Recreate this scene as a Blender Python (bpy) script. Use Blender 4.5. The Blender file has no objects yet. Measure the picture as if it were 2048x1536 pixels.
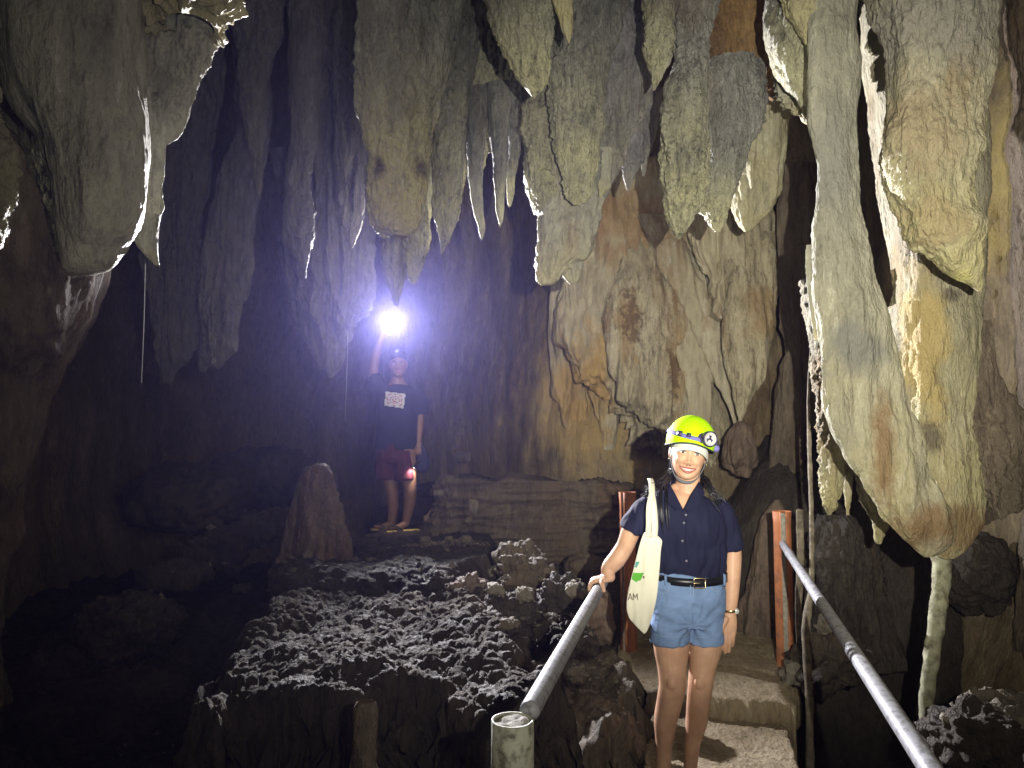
import bpy, bmesh, math, random
import numpy as np
from mathutils import Vector, Matrix

# ------------------------------------------------------------------ camera, world, lamps, exposure
SC = bpy.context.scene
COL = SC.collection
CAMZ, PITCH, FPX = 1.55, math.radians(4.0), 1462.0
cam_d = bpy.data.cameras.new('camera'); cam = bpy.data.objects.new('camera', cam_d); COL.objects.link(cam)
cam.location = (0, 0, CAMZ); cam.rotation_euler = (math.radians(90) + PITCH, 0, 0)
cam_d.sensor_width = 36.0; cam_d.lens = FPX / 2048 * 36.0; cam_d.clip_start = 0.05; cam_d.clip_end = 200
SC.camera = cam
CAM0 = Vector((0, 0, CAMZ))     # where the photograph was taken from
W = bpy.data.worlds.new('World'); SC.world = W; W.use_nodes = True
W.node_tree.nodes['Background'].inputs[0].default_value = (0.25, 0.3, 0.55, 1)
W.node_tree.nodes['Background'].inputs[1].default_value = 0.0
SC.view_settings.view_transform = 'Standard'; SC.view_settings.look = 'None'
SC.view_settings.exposure = 0.0; SC.view_settings.gamma = 1.0; SC.view_settings.use_curve_mapping = False
SC.cycles.use_denoising = True
SC.cycles.max_bounces = 5; SC.cycles.diffuse_bounces = 2; SC.cycles.glossy_bounces = 2
SC.cycles.volume_bounces = 0
SC.cycles.sample_clamp_indirect = 4.0

def P(px, py, d):
    """the world point at depth y = d that the photograph's pixel (px, py) looks at"""
    a, b = (px - 1024) / FPX, (768 - py) / FPX
    y = math.cos(PITCH) - b * math.sin(PITCH); z = math.sin(PITCH) + b * math.cos(PITCH)
    k = d / y
    return np.array((a * k, d, CAMZ + z * k))
def V3(p): return Vector((float(p[0]), float(p[1]), float(p[2])))

def lamp(name, kind, loc, target, power, color, radius, size=None, blend=None):
    l = bpy.data.lights.new(name, kind); o = bpy.data.objects.new(name, l); COL.objects.link(o)
    o.location = V3(loc); l.energy = power; l.color = color; l.shadow_soft_size = radius
    if kind == 'SPOT':
        l.spot_size = math.radians(size); l.spot_blend = blend
    o.rotation_euler = (V3(target) - V3(loc)).to_track_quat('-Z', 'Y').to_euler()
    return o
LAMP_C = (0.33, 0.02, CAMZ + 0.13)          # the headlamp of whoever stands beside the camera
lamp('headlamp_beam', 'SPOT', LAMP_C, P(1450, 590, 6), 1000, (1.0, 0.955, 0.825), 0.012, 68, 1.0)
lamp('headlamp_spill', 'SPOT', LAMP_C, P(1250, 470, 6), 190, (1.0, 0.955, 0.83), 0.012, 112, 1.0)
LAMP_G = P(785, 650, 6.93)                   # the torch the guide holds up
lamp('torch_beam', 'SPOT', LAMP_G + np.array((0.0, -0.10, 0)), (1.5, 0.5, 3.1), 4600, (0.95, 0.93, 1.0), 0.03, 112, 1.0)

# ------------------------------------------------------------------ noise
_rng = np.random.RandomState(7)
_PERM = np.concatenate([_rng.permutation(256)] * 3).astype(np.int32)
_G = _rng.normal(size=(256, 3)); _G /= np.linalg.norm(_G, axis=1)[:, None]; _G = _G.astype(np.float32)
def perlin(p):
    p = np.asarray(p, np.float32).reshape(-1, 3)
    i = np.floor(p).astype(np.int32); f = p - i; i &= 255
    u = f * f * f * (f * (f * 6 - 15) + 10)
    out = 0
    for dx in (0, 1):
        wx = u[:, 0] if dx else 1 - u[:, 0]; hx = _PERM[i[:, 0] + dx]
        for dy in (0, 1):
            wy = u[:, 1] if dy else 1 - u[:, 1]; hy = _PERM[hx + i[:, 1] + dy]
            for dz in (0, 1):
                wz = u[:, 2] if dz else 1 - u[:, 2]
                g = _G[_PERM[hy + i[:, 2] + dz] & 255]
                out = out + wx * wy * wz * (g[:, 0] * (f[:, 0] - dx) + g[:, 1] * (f[:, 1] - dy) + g[:, 2] * (f[:, 2] - dz))
    return out * 1.6
def fbm(p, octv=3, gain=0.5):
    p = np.asarray(p, np.float32).reshape(-1, 3); s = 0; a = 1.0
    for k in range(octv):
        s = s + a * perlin(p * (2.03 ** k) + 17.3 * k); a *= gain
    return s
def billow(p, octv=3, gain=0.5):
    p = np.asarray(p, np.float32).reshape(-1, 3); s = 0; a = 1.0
    for k in range(octv):
        s = s + a * (np.abs(perlin(p * (2.03 ** k) + 9.1 * k)) * 2 - 0.5); a *= gain
    return s
def worley(p):
    p = np.asarray(p, np.float32).reshape(-1, 3); i = np.floor(p).astype(np.int32); best = np.full(len(p), 9.0, np.float32)
    for dx in (-1, 0, 1):
        for dy in (-1, 0, 1):
            for dz in (-1, 0, 1):
                c = i + np.array((dx, dy, dz)); h = _PERM[(_PERM[(_PERM[c[:, 0] & 255] + (c[:, 1] & 255))] + (c[:, 2] & 255))] & 255
                q = c + 0.5 + 0.75 * _G[h] * 0.6
                best = np.minimum(best, ((p - q) ** 2).sum(1))
    return np.sqrt(best)
def pchip(x, y, q):
    x = np.asarray(x, float); y = np.asarray(y, float)
    if len(x) == 2: return np.interp(q, x, y)
    h = np.diff(x); dl = np.diff(y) / h; m = np.zeros_like(y)
    for k in range(1, len(x) - 1):
        if dl[k - 1] * dl[k] > 0:
            w1 = 2 * h[k] + h[k - 1]; w2 = h[k] + 2 * h[k - 1]
            m[k] = (w1 + w2) / (w1 / dl[k - 1] + w2 / dl[k])
    m[0] = dl[0]; m[-1] = dl[-1]
    k = np.clip(np.searchsorted(x, q) - 1, 0, len(h) - 1); t = (q - x[k]) / h[k]
    return ((1 + 2 * t) * (1 - t) ** 2) * y[k] + t * (1 - t) ** 2 * h[k] * m[k] + t * t * (3 - 2 * t) * y[k + 1] + t * t * (t - 1) * h[k] * m[k + 1]

# ------------------------------------------------------------------ materials
def nodes_of(m):
    m.use_nodes = True; nt = m.node_tree; return nt, nt.nodes['Principled BSDF']
def N(nt, typ, **kw):
    n = nt.nodes.new(typ)
    for k, v in kw.items(): setattr(n, k, v)
    return n
def ramp(nt, fac, stops):
    r = N(nt, 'ShaderNodeValToRGB'); e = r.color_ramp.elements
    while len(e) < len(stops): e.new(0.5)
    for k, (p, c) in enumerate(stops):
        e[k].position = p; e[k].color = (c if len(c) == 4 else (*c, 1)) if not isinstance(c, float) else (c, c, c, 1)
    nt.links.new(fac, r.inputs[0]); return r.outputs[0]
def mixc(nt, fac, a, b, mode='MIX'):
    m = N(nt, 'ShaderNodeMix', data_type='RGBA', blend_type=mode)
    for s, v in ((0, fac), (6, a), (7, b)):
        if hasattr(v, 'is_linked'): nt.links.new(v, m.inputs[s])
        else: m.inputs[s].default_value = v if s == 0 else (*v, 1)
    return m.outputs[2]
def tex_noise(nt, co, scale, detail=5, rough=0.55, stretch=None, dist=0.0):
    if stretch:
        mp = N(nt, 'ShaderNodeMapping'); mp.inputs['Scale'].default_value = stretch; nt.links.new(co, mp.inputs[0]); co = mp.outputs[0]
    t = N(nt, 'ShaderNodeTexNoise'); t.inputs['Scale'].default_value = scale; t.inputs['Detail'].default_value = detail
    t.inputs['Roughness'].default_value = rough; t.inputs['Distortion'].default_value = dist
    nt.links.new(co, t.inputs['Vector']); return t.outputs[0]
def tex_vor(nt, co, scale, feature='F1'):
    t = N(nt, 'ShaderNodeTexVoronoi', feature=feature); t.inputs['Scale'].default_value = scale
    nt.links.new(co, t.inputs['Vector']); return t.outputs[0]
def math_(nt, op, a, b):
    m = N(nt, 'ShaderNodeMath', operation=op)
    for s, v in ((0, a), (1, b)):
        if hasattr(v, 'is_linked'): nt.links.new(v, m.inputs[s])
        else: m.inputs[s].default_value = v
    return m.outputs[0]
def bump(nt, hgt, strength, dist, normal=None):
    b = N(nt, 'ShaderNodeBump'); b.inputs['Strength'].default_value = strength; b.inputs['Distance'].default_value = dist
    nt.links.new(hgt, b.inputs['Height'])
    if normal: nt.links.new(normal, b.inputs['Normal'])
    return b.outputs[0]
def world_pos(nt): return N(nt, 'ShaderNodeNewGeometry').outputs['Position']

def rock_mat(name, dark, mid, light, stain=(0.16, 0.09, 0.045), stain_amt=0.45, tipc=None, crust=1.0, rough=0.72, grain=1.0, specks=0.5, streak=0.0):
    """limestone: clouded base, vertical streaks, brown stains, crusty relief; 'tip' on the mesh is where wet calcite is yellower"""
    m = bpy.data.materials.new(name); nt, b = nodes_of(m); co = world_pos(nt)
    n1 = tex_noise(nt, co, 2.3, 6, 0.6, (1, 1, 0.45), 0.3)
    c = ramp(nt, n1, [(0.28, dark), (0.5, mid), (0.74, light)])
    n2 = tex_noise(nt, co, 1.7, 5, 0.62, (1.3, 1.3, 0.35), 0.8)
    st = ramp(nt, n2, [(0.53, 0.0), (0.68, 1.0)])
    c = mixc(nt, math_(nt, 'MULTIPLY', st, stain_amt), c, stain)
    if streak:
        n5 = tex_noise(nt, co, 9, 4, 0.6, (1, 1, 0.12), 0.4)
        c = mixc(nt, math_(nt, 'MULTIPLY', ramp(nt, n5, [(0.42, 0.0), (0.62, 1.0)]), streak), c, tuple(x * 0.45 for x in mid))
    if tipc:
        at = N(nt, 'ShaderNodeAttribute', attribute_name='tip')
        f = math_(nt, 'MULTIPLY', at.outputs['Fac'], ramp(nt, tex_noise(nt, co, 5, 4, 0.6), [(0.3, 0.35), (0.6, 1.0)]))
        c = mixc(nt, f, c, tipc)
    # fine mineral speckle and pale ridges
    h1 = tex_noise(nt, co, 30 * grain, 5, 0.62, (1, 1, 0.26), 0.5)
    h2 = tex_noise(nt, co, 80 * grain, 4, 0.6, (1, 1, 0.45), 0.5)
    h3 = tex_noise(nt, co, 11 * grain, 4, 0.6, (1, 1, 0.16), 0.7)
    h = math_(nt, 'ADD', math_(nt, 'ADD', h1, math_(nt, 'MULTIPLY', h2, 0.55)), math_(nt, 'MULTIPLY', h3, 0.6))
    # the pits of the crust are darker, its ridges paler
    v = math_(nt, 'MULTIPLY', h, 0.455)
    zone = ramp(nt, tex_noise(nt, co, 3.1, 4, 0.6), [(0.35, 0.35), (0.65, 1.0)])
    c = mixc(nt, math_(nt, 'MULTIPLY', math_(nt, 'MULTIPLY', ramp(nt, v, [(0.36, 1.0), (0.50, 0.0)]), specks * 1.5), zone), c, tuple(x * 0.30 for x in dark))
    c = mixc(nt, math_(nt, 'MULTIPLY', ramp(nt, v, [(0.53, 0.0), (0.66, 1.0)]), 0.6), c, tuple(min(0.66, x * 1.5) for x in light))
    g = tex_noise(nt, co, 150, 3, 0.7)
    c = mixc(nt, math_(nt, 'MULTIPLY', ramp(nt, g, [(0.34, 1.0), (0.46, 0.0)]), 0.55 * specks), c, tuple(x * 0.4 for x in dark))
    h = math_(nt, 'ADD', h, math_(nt, 'MULTIPLY', g, 0.22))
    nt.links.new(c, b.inputs['Base Color'])
    nt.links.new(bump(nt, h, 1.0, 0.040 * crust), b.inputs['Normal'])
    r = ramp(nt, tex_noise(nt, co, 6, 3), [(0.35, rough - 0.2), (0.65, rough + 0.1)])
    if tipc:    # wet where the drip water runs off
        r = math_(nt, 'SUBTRACT', r, math_(nt, 'MULTIPLY', at.outputs['Fac'], 0.28))
    nt.links.new(r, b.inputs['Roughness']); b.inputs['Specular IOR Level'].default_value = 0.35
    return m
def plain(name, col, rough=0.6, metal=0.0, spec=0.4, noise=0.0, nscale=30, bumpd=0.0, bscale=200, dirt=None, dirt_amt=0.5, dscale=14, sub=0.0):
    m = bpy.data.materials.new(name); nt, b = nodes_of(m)
    co = N(nt, 'ShaderNodeTexCoord').outputs['Object']
    c = None
    if noise:
        c = ramp(nt, tex_noise(nt, co, nscale, 4), [(0.3, tuple(x * (1 - noise) for x in col)), (0.7, tuple(min(0.9, x * (1 + noise)) for x in col))])
    if dirt:
        d = math_(nt, 'MULTIPLY', ramp(nt, tex_noise(nt, co, dscale, 6, 0.65), [(0.48, 0.0), (0.62, 1.0)]), dirt_amt)
        c = mixc(nt, d, c if c is not None else col, dirt)
    if c is not None: nt.links.new(c, b.inputs['Base Color'])
    else: b.inputs['Base Color'].default_value = (*col, 1)
    b.inputs['Roughness'].default_value = rough; b.inputs['Metallic'].default_value = metal; b.inputs['Specular IOR Level'].default_value = spec
    if sub:
        b.inputs['Subsurface Weight'].default_value = sub; b.inputs['Subsurface Radius'].default_value = (0.012, 0.005, 0.003)
    if bumpd: nt.links.new(bump(nt, tex_noise(nt, co, bscale, 4), 0.6, bumpd), b.inputs['Normal'])
    return m
def glow(name, col, strength):
    m = bpy.data.materials.new(name); nt, b = nodes_of(m)
    b.inputs['Emission Color'].default_value = (*col, 1); b.inputs['Emission Strength'].default_value = strength
    b.inputs['Base Color'].default_value = (0.8, 0.8, 0.8, 1); return m

M = {}
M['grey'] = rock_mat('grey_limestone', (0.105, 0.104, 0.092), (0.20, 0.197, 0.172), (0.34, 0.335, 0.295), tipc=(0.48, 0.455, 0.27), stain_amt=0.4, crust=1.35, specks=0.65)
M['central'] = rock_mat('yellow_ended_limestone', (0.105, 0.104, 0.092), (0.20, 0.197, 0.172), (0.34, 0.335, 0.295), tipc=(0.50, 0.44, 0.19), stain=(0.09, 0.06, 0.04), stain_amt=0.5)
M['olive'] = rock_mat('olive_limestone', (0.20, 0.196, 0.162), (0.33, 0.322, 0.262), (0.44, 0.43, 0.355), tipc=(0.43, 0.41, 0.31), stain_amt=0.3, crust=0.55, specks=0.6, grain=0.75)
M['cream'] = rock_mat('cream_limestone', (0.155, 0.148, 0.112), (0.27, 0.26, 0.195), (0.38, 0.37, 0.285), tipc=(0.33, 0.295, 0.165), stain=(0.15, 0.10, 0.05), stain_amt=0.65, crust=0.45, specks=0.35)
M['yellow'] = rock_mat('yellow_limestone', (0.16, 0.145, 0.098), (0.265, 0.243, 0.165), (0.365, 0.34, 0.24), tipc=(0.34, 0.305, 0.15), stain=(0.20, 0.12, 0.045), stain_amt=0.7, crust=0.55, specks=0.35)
M['dim'] = rock_mat('dim_lit_limestone', (0.10, 0.098, 0.10), (0.17, 0.165, 0.165), (0.25, 0.24, 0.24), tipc=(0.25, 0.235, 0.18), stain_amt=0.25, crust=0.9)  # dim copy of the grey limestone: weak violet light put into its colour
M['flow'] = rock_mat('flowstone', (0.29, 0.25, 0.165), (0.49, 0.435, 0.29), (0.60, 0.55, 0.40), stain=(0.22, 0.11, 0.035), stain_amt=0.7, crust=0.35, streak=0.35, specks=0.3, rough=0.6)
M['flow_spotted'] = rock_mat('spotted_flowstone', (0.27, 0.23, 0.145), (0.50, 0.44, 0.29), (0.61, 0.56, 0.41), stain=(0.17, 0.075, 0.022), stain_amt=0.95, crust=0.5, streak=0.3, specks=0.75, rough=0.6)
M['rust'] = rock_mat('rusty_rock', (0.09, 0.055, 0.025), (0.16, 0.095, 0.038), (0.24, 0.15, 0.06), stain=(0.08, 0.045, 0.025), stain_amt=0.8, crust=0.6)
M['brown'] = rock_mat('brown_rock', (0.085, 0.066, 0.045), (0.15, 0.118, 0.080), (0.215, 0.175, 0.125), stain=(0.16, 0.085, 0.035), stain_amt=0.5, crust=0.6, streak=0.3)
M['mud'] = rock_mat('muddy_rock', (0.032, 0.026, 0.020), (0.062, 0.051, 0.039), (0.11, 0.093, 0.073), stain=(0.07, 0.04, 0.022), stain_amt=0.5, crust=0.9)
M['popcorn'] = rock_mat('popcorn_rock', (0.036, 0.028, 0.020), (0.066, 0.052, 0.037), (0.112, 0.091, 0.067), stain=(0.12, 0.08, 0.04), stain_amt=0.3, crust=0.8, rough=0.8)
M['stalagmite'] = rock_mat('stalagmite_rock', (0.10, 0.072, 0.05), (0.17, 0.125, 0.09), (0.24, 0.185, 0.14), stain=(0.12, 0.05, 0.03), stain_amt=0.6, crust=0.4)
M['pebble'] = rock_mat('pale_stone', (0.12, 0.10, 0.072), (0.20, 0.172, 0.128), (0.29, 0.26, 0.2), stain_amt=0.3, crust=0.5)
def stain_patch(nt, co, c, p, r, col, amt, rag=2.2, sc=2.6):   # a stained area with a ragged edge
    v = N(nt, 'ShaderNodeVectorMath', operation='SUBTRACT'); nt.links.new(co, v.inputs[0]); v.inputs[1].default_value = V3(p)
    s = N(nt, 'ShaderNodeVectorMath', operation='DIVIDE'); nt.links.new(v.outputs[0], s.inputs[0]); s.inputs[1].default_value = r
    l = N(nt, 'ShaderNodeVectorMath', operation='LENGTH'); nt.links.new(s.outputs[0], l.inputs[0])
    q = math_(nt, 'ADD', l.outputs['Value'], math_(nt, 'MULTIPLY', math_(nt, 'SUBTRACT', tex_noise(nt, co, sc, 6, 0.65), 0.5), rag))
    return mixc(nt, math_(nt, 'MULTIPLY', ramp(nt, q, [(0.45, 1.0), (1.05, 0.0)]), amt), c, col)
def stained(name, base, patches):   # a copy of a rock with stains of its own
    m = M[base].copy(); m.name = name; nt = m.node_tree; b = nt.nodes['Principled BSDF']; co = world_pos(nt); c = b.inputs['Base Color'].links[0].from_socket
    for p in patches: c = stain_patch(nt, co, c, *p)
    nt.links.new(c, b.inputs['Base Color']); return m
def wall_material():
    m = rock_mat('cave_wall_rock', (0.13, 0.10, 0.058), (0.24, 0.188, 0.108), (0.34, 0.278, 0.17), stain=(0.17, 0.10, 0.045), stain_amt=0.6, crust=0.55, streak=0.12)
    nt = m.node_tree; b = nt.nodes['Principled BSDF']; co = world_pos(nt)
    src = b.inputs['Base Color'].links[0].from_socket; c = src
    c = stain_patch(nt, co, c, P(1175, 790, 7.3), (1.0, 3.0, 1.0), (0.50, 0.36, 0.14), 0.85)
    c = stain_patch(nt, co, c, P(1290, 440, 7.3), (0.85, 3.0, 0.55), (0.33, 0.18, 0.06), 0.9)
    c = stain_patch(nt, co, c, P(1480, 130, 7.0), (0.6, 3.0, 0.6), (0.36, 0.20, 0.05), 0.95)
    c = stain_patch(nt, co, c, P(2020, 350, 5.2), (0.5, 3.0, 1.0), (0.36, 0.28, 0.10), 0.9)
    nt.links.new(c, b.inputs['Base Color']); return m
M['wall'] = wall_material()
DK, BR, OC = (0.06, 0.045, 0.035), (0.16, 0.09, 0.035), (0.34, 0.24, 0.08)
M['central'] = stained('central', 'central', [(P(752, 325, 4.05), (0.055, 0.4, 0.10), DK, 0.85, 1.2, 9), (P(832, 318, 4.05), (0.065, 0.4, 0.10), DK, 0.85, 1.2, 9), (P(780, 420, 4.0), (0.22, 0.5, 0.22), (0.42, 0.36, 0.15), 0.6)])
M['drapery'] = stained('drapery', 'flow', [(P(1270, 450, 7), (0.75, 3, 0.42), (0.28, 0.175, 0.075), 0.75, 3.0, 3), (P(1450, 500, 7), (0.3, 3, 0.5), (0.26, 0.25, 0.21), 0.5, 2, 3), (P(1160, 800, 7), (0.5, 3, 0.8), (0.46, 0.30, 0.09), 0.85, 2.2, 3)])
M['flow_spotted'] = stained('flow_spotted2', 'flow_spotted', [(P(1255, 650, 7), (0.12, 3, 0.45), (0.38, 0.25, 0.10), 0.6, 3.2, 5), (P(1350, 720, 7), (0.10, 3, 0.6), (0.36, 0.24, 0.10), 0.6, 3.2, 5), (P(1260, 640, 7), (0.10, 3, 0.3), (0.10, 0.055, 0.025), 0.7, 4.4, 16), (P(1345, 740, 7), (0.07, 3, 0.3), (0.10, 0.055, 0.025), 0.7, 4.4, 16), (P(1500, 640, 7), (0.3, 3, 0.35), (0.34, 0.23, 0.11), 0.7, 2, 4)])
M['pale_column'] = stained('pale_column', 'cream', [(P(1740, 690, 3.4), (0.20, 0.6, 0.17), (0.13, 0.13, 0.115), 0.75, 1.6, 5), (P(1790, 900, 3.4), (0.07, 0.5, 0.30), BR, 0.8, 1.6, 7), (P(1850, 1060, 3.5), (0.22, 0.5, 0.14), BR, 0.8, 1.8, 7), (P(1700, 900, 3.4), (0.10, 0.5, 0.2), (0.20, 0.19, 0.13), 0.6, 1.8, 6), (P(1690, 300, 3.4), (0.2, 0.6, 0.4), (0.17, 0.165, 0.14), 0.7, 1.6, 4)])
M['ochre_column'] = stained('ochre_column', 'yellow', [(P(1862, 700, 3.7), (0.13, 0.5, 0.50), (0.36, 0.27, 0.10), 0.75, 2.4, 4), (P(1868, 870, 3.7), (0.09, 0.4, 0.10), DK, 0.75, 2.6, 9), (P(1930, 1060, 3.7), (0.25, 0.5, 0.16), BR, 0.75, 2.0, 7), (P(1910, 590, 3.7), (0.06, 0.4, 0.05), DK, 0.7, 2.2, 12)])
M['rough_yellow'] = stained('rough_yellow', 'yellow', [(P(1850, 240, 3.1), (0.20, 0.6, 0.26), (0.27, 0.21, 0.12), 0.6, 3.0, 5), (P(1880, 20, 3.1), (0.4, 0.6, 0.28), (0.19, 0.18, 0.15), 0.8, 1.4, 4), (P(1900, 430, 3.1), (0.14, 0.6, 0.16), (0.25, 0.19, 0.10), 0.6, 3.2, 8), (P(1955, 555, 3.1), (0.07, 0.5, 0.07), (0.50, 0.47, 0.17), 0.8, 1.2, 7)])

# ------------------------------------------------------------------ mesh helpers
def tag(o, label=None, cat=None, group=None, kind=None):
    if label: o['label'] = label
    if cat: o['category'] = cat
    if group: o['group'] = group
    if kind: o['kind'] = kind
    return o
def make_mesh(name, V, F, smooth=True):
    me = bpy.data.meshes.new(name); V = np.asarray(V, np.float32).reshape(-1, 3)
    if isinstance(F, np.ndarray) and F.ndim == 2:
        k = F.shape[1]; me.vertices.add(len(V)); me.vertices.foreach_set('co', V.ravel())
        me.loops.add(F.size); me.loops.foreach_set('vertex_index', F.astype(np.int32).ravel())
        me.polygons.add(len(F)); me.polygons.foreach_set('loop_start', np.arange(0, F.size, k, dtype=np.int32))
        me.update(calc_edges=True); me.validate()
    else:
        me.from_pydata(V.tolist(), [], [list(f) for f in F]); me.update()
    me.polygons.foreach_set('use_smooth', np.full(len(me.polygons), smooth)); return me
def obj(name, V, F, mat, parent=None, smooth=True, loc=None, attr=None):
    """one mesh object; its origin sits at the base of its bounds (or at loc); with a parent, coordinates stay world ones"""
    V = np.asarray(V, float).reshape(-1, 3)
    if loc is None: loc = np.array(((V[:, 0].min() + V[:, 0].max()) / 2, (V[:, 1].min() + V[:, 1].max()) / 2, V[:, 2].min()))
    loc = np.asarray(loc, float)
    me = make_mesh(name, V - loc, F, smooth)
    if attr is not None:
        a = me.attributes.new('tip', 'FLOAT', 'POINT'); a.data.foreach_set('value', np.asarray(attr, np.float32))
    return link(name, me, mat, parent, loc)
def link(name, me, mat, parent=None, loc=(0, 0, 0)):
    if mat is not None: me.materials.append(mat)
    o = bpy.data.objects.new(name, me); COL.objects.link(o); o.location = V3(loc)
    if parent is not None:
        o.parent = parent; o.location = V3(loc) - ptotal(parent)
    return o
def ptotal(p):
    t = Vector((0, 0, 0))
    while p is not None: t += p.location; p = p.parent
    return t
def empty(name, loc, label=None, cat=None, group=None, kind=None):
    o = bpy.data.objects.new(name, None); COL.objects.link(o); o.location = V3(loc); o.empty_display_size = 0.1
    return tag(o, label, cat, group, kind)
def grid_faces(nv, nu, closed=True, off=0):
    i, j = np.meshgrid(np.arange(nv - 1), np.arange(nu if closed else nu - 1), indexing='ij'); j2 = (j + 1) % nu
    return np.stack([i * nu + j, i * nu + j2, (i + 1) * nu + j2, (i + 1) * nu + j], -1).reshape(-1, 4) + off
def grid_normals(G, closed=True):
    du = (np.roll(G, -1, 1) - np.roll(G, 1, 1)) if closed else np.gradient(G, axis=1)
    dv = np.gradient(G, axis=0); n = np.cross(du, dv); l = np.linalg.norm(n, axis=2, keepdims=True); return n / np.maximum(l, 1e-9)
def smooth01(x): x = np.clip(x, 0, 1); return x * x * (3 - 2 * x)

def loft(rows, d, ratio, n, seed, lump, flute, crumb, box, dens, dmax, tilt, strata=0.0):
    rows = np.array(rows, float); y0, y1 = rows[0, 0], rows[-1, 0]; h = y1 - y0; w = (rows[:, 2] - rows[:, 1]).max()
    nv = int(np.clip(h * 0.40 * dens, 36, 330)); nu = int(np.clip(w * 0.85 * dens, 36, 230))
    t = np.linspace(0, 1, nv); q = y0 + h * (t + 0.06 * np.sin(np.pi * t))
    q = y0 + h * (1 - (1 - t) ** 1.12); xl = pchip(rows[:, 0], rows[:, 1], q); xr = pchip(rows[:, 0], rows[:, 2], q)
    xr = np.maximum(xr, xl + 0.5)
    ph = np.linspace(0, 2 * np.pi, nu, endpoint=False); G = np.zeros((nv, nu, 3)); A = np.zeros(nv)
    cs, sn = np.cos(ph), np.sin(ph); ex = 2.0 / n
    ux = np.sign(cs) * np.abs(cs) ** ex; uy = np.sign(sn) * np.abs(sn) ** ex
    for k in range(nv):
        dk = d + tilt * (q[k] - y0) / max(h, 1)
        pl, pr = P(xl[k], q[k], dk), P(xr[k], q[k], dk); c = (pl + pr) / 2; ae = (pr[0] - pl[0]) / 2
        b = min(ratio * ae, dmax); th = c[0] / dk
        a = ae if box else math.sqrt(max(ae * ae - (b * th) ** 2, (0.3 * ae) ** 2))
        if box: c = c + np.array((0, b, 0))
        G[k, :, 0] = c[0] + a * ux; G[k, :, 1] = c[1] - b * uy; G[k, :, 2] = c[2]; A[k] = ae
    nrm = grid_normals(G); s = np.sign((nrm[:, :, 0] * ux + -nrm[:, :, 1] * uy).mean()); nrm *= s
    p = G.reshape(-1, 3); sd = np.array((seed * 3.7, seed * 1.3, seed * 2.1))
    amp = np.repeat(np.minimum(A, 0.30), nu); ca = np.repeat(np.clip(A / 0.10, 0.25, 1), nu)
    fl = np.repeat(0.55 + 0.9 * smooth01((t - 0.5) / 0.4), nu)
    D = amp * (1.25 * lump * fbm(p * (3.2, 3.2, 1.7) + sd, 3) + 1.2 * flute * fl * fbm(p * (9, 9, 1.0) + sd, 3, 0.6))
    D += ca * crumb * (0.55 + 0.9 * np.clip(0.5 + 1.2 * perlin(p * 2.2 + 40), 0, 1)) * (0.010 * billow(p * (11, 11, 4) + sd, 2, 0.6) + 0.007 * billow(p * (27, 27, 15) + sd, 3, 0.65))
    if strata: D += strata * (fbm(p * (0.7, 0.7, 10) + sd, 3, 0.6) + 0.5 * billow(p * (3, 3, 16) + sd, 2))
    fade = np.repeat(np.clip((1 - t) / 0.02, 0.0, 1), nu)
    p = p + nrm.reshape(-1, 3) * (D * fade)[:, None]
    if s > 0: F = grid_faces(nv, nu)
    else: F = grid_faces(nv, nu)
    tip = np.repeat(smooth01((t - 0.45) / 0.5), nu)
    return p, F, tip, s

def stone(name, label, cat, mat, d, rows, ratio=0.8, n=2.0, seed=None, lump=0.16, flute=0.10, crumb=1.0, box=False, dens=1.0, dmax=0.6,
          tilt=0.0, group=None, tipmul=1.0, parent=None, strata=0.0, spread=0.03):
    """a dripstone body lofted through (y, left, right) outlines given in photo pixels at depth d; several outlines make one fused body"""
    sets = rows if isinstance(rows[0][0], (tuple, list)) else [rows]
    Vs, Fs, Ts, off = [], [], [], 0
    for k, r in enumerate(sets):
        sd = (seed if seed is not None else hash_name(label or name)) + k * 1.7
        p, F, tp, s = loft(r, d + spread * k, ratio, n, sd, lump, flute, crumb, box, dens, dmax, tilt, strata)
        Vs.append(p); Fs.append(F + off); Ts.append(tp * tipmul); off += len(p)
    o = obj(name, np.concatenate(Vs), np.concatenate(Fs), M[mat] if isinstance(mat, str) else mat, parent, attr=np.concatenate(Ts))
    if parent is None: tag(o, label, cat, group)
    return o
def hash_name(s):
    h = 7
    for c in s: h = (h * 31 + ord(c)) % 9973
    return (h % 97) * 0.37

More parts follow.
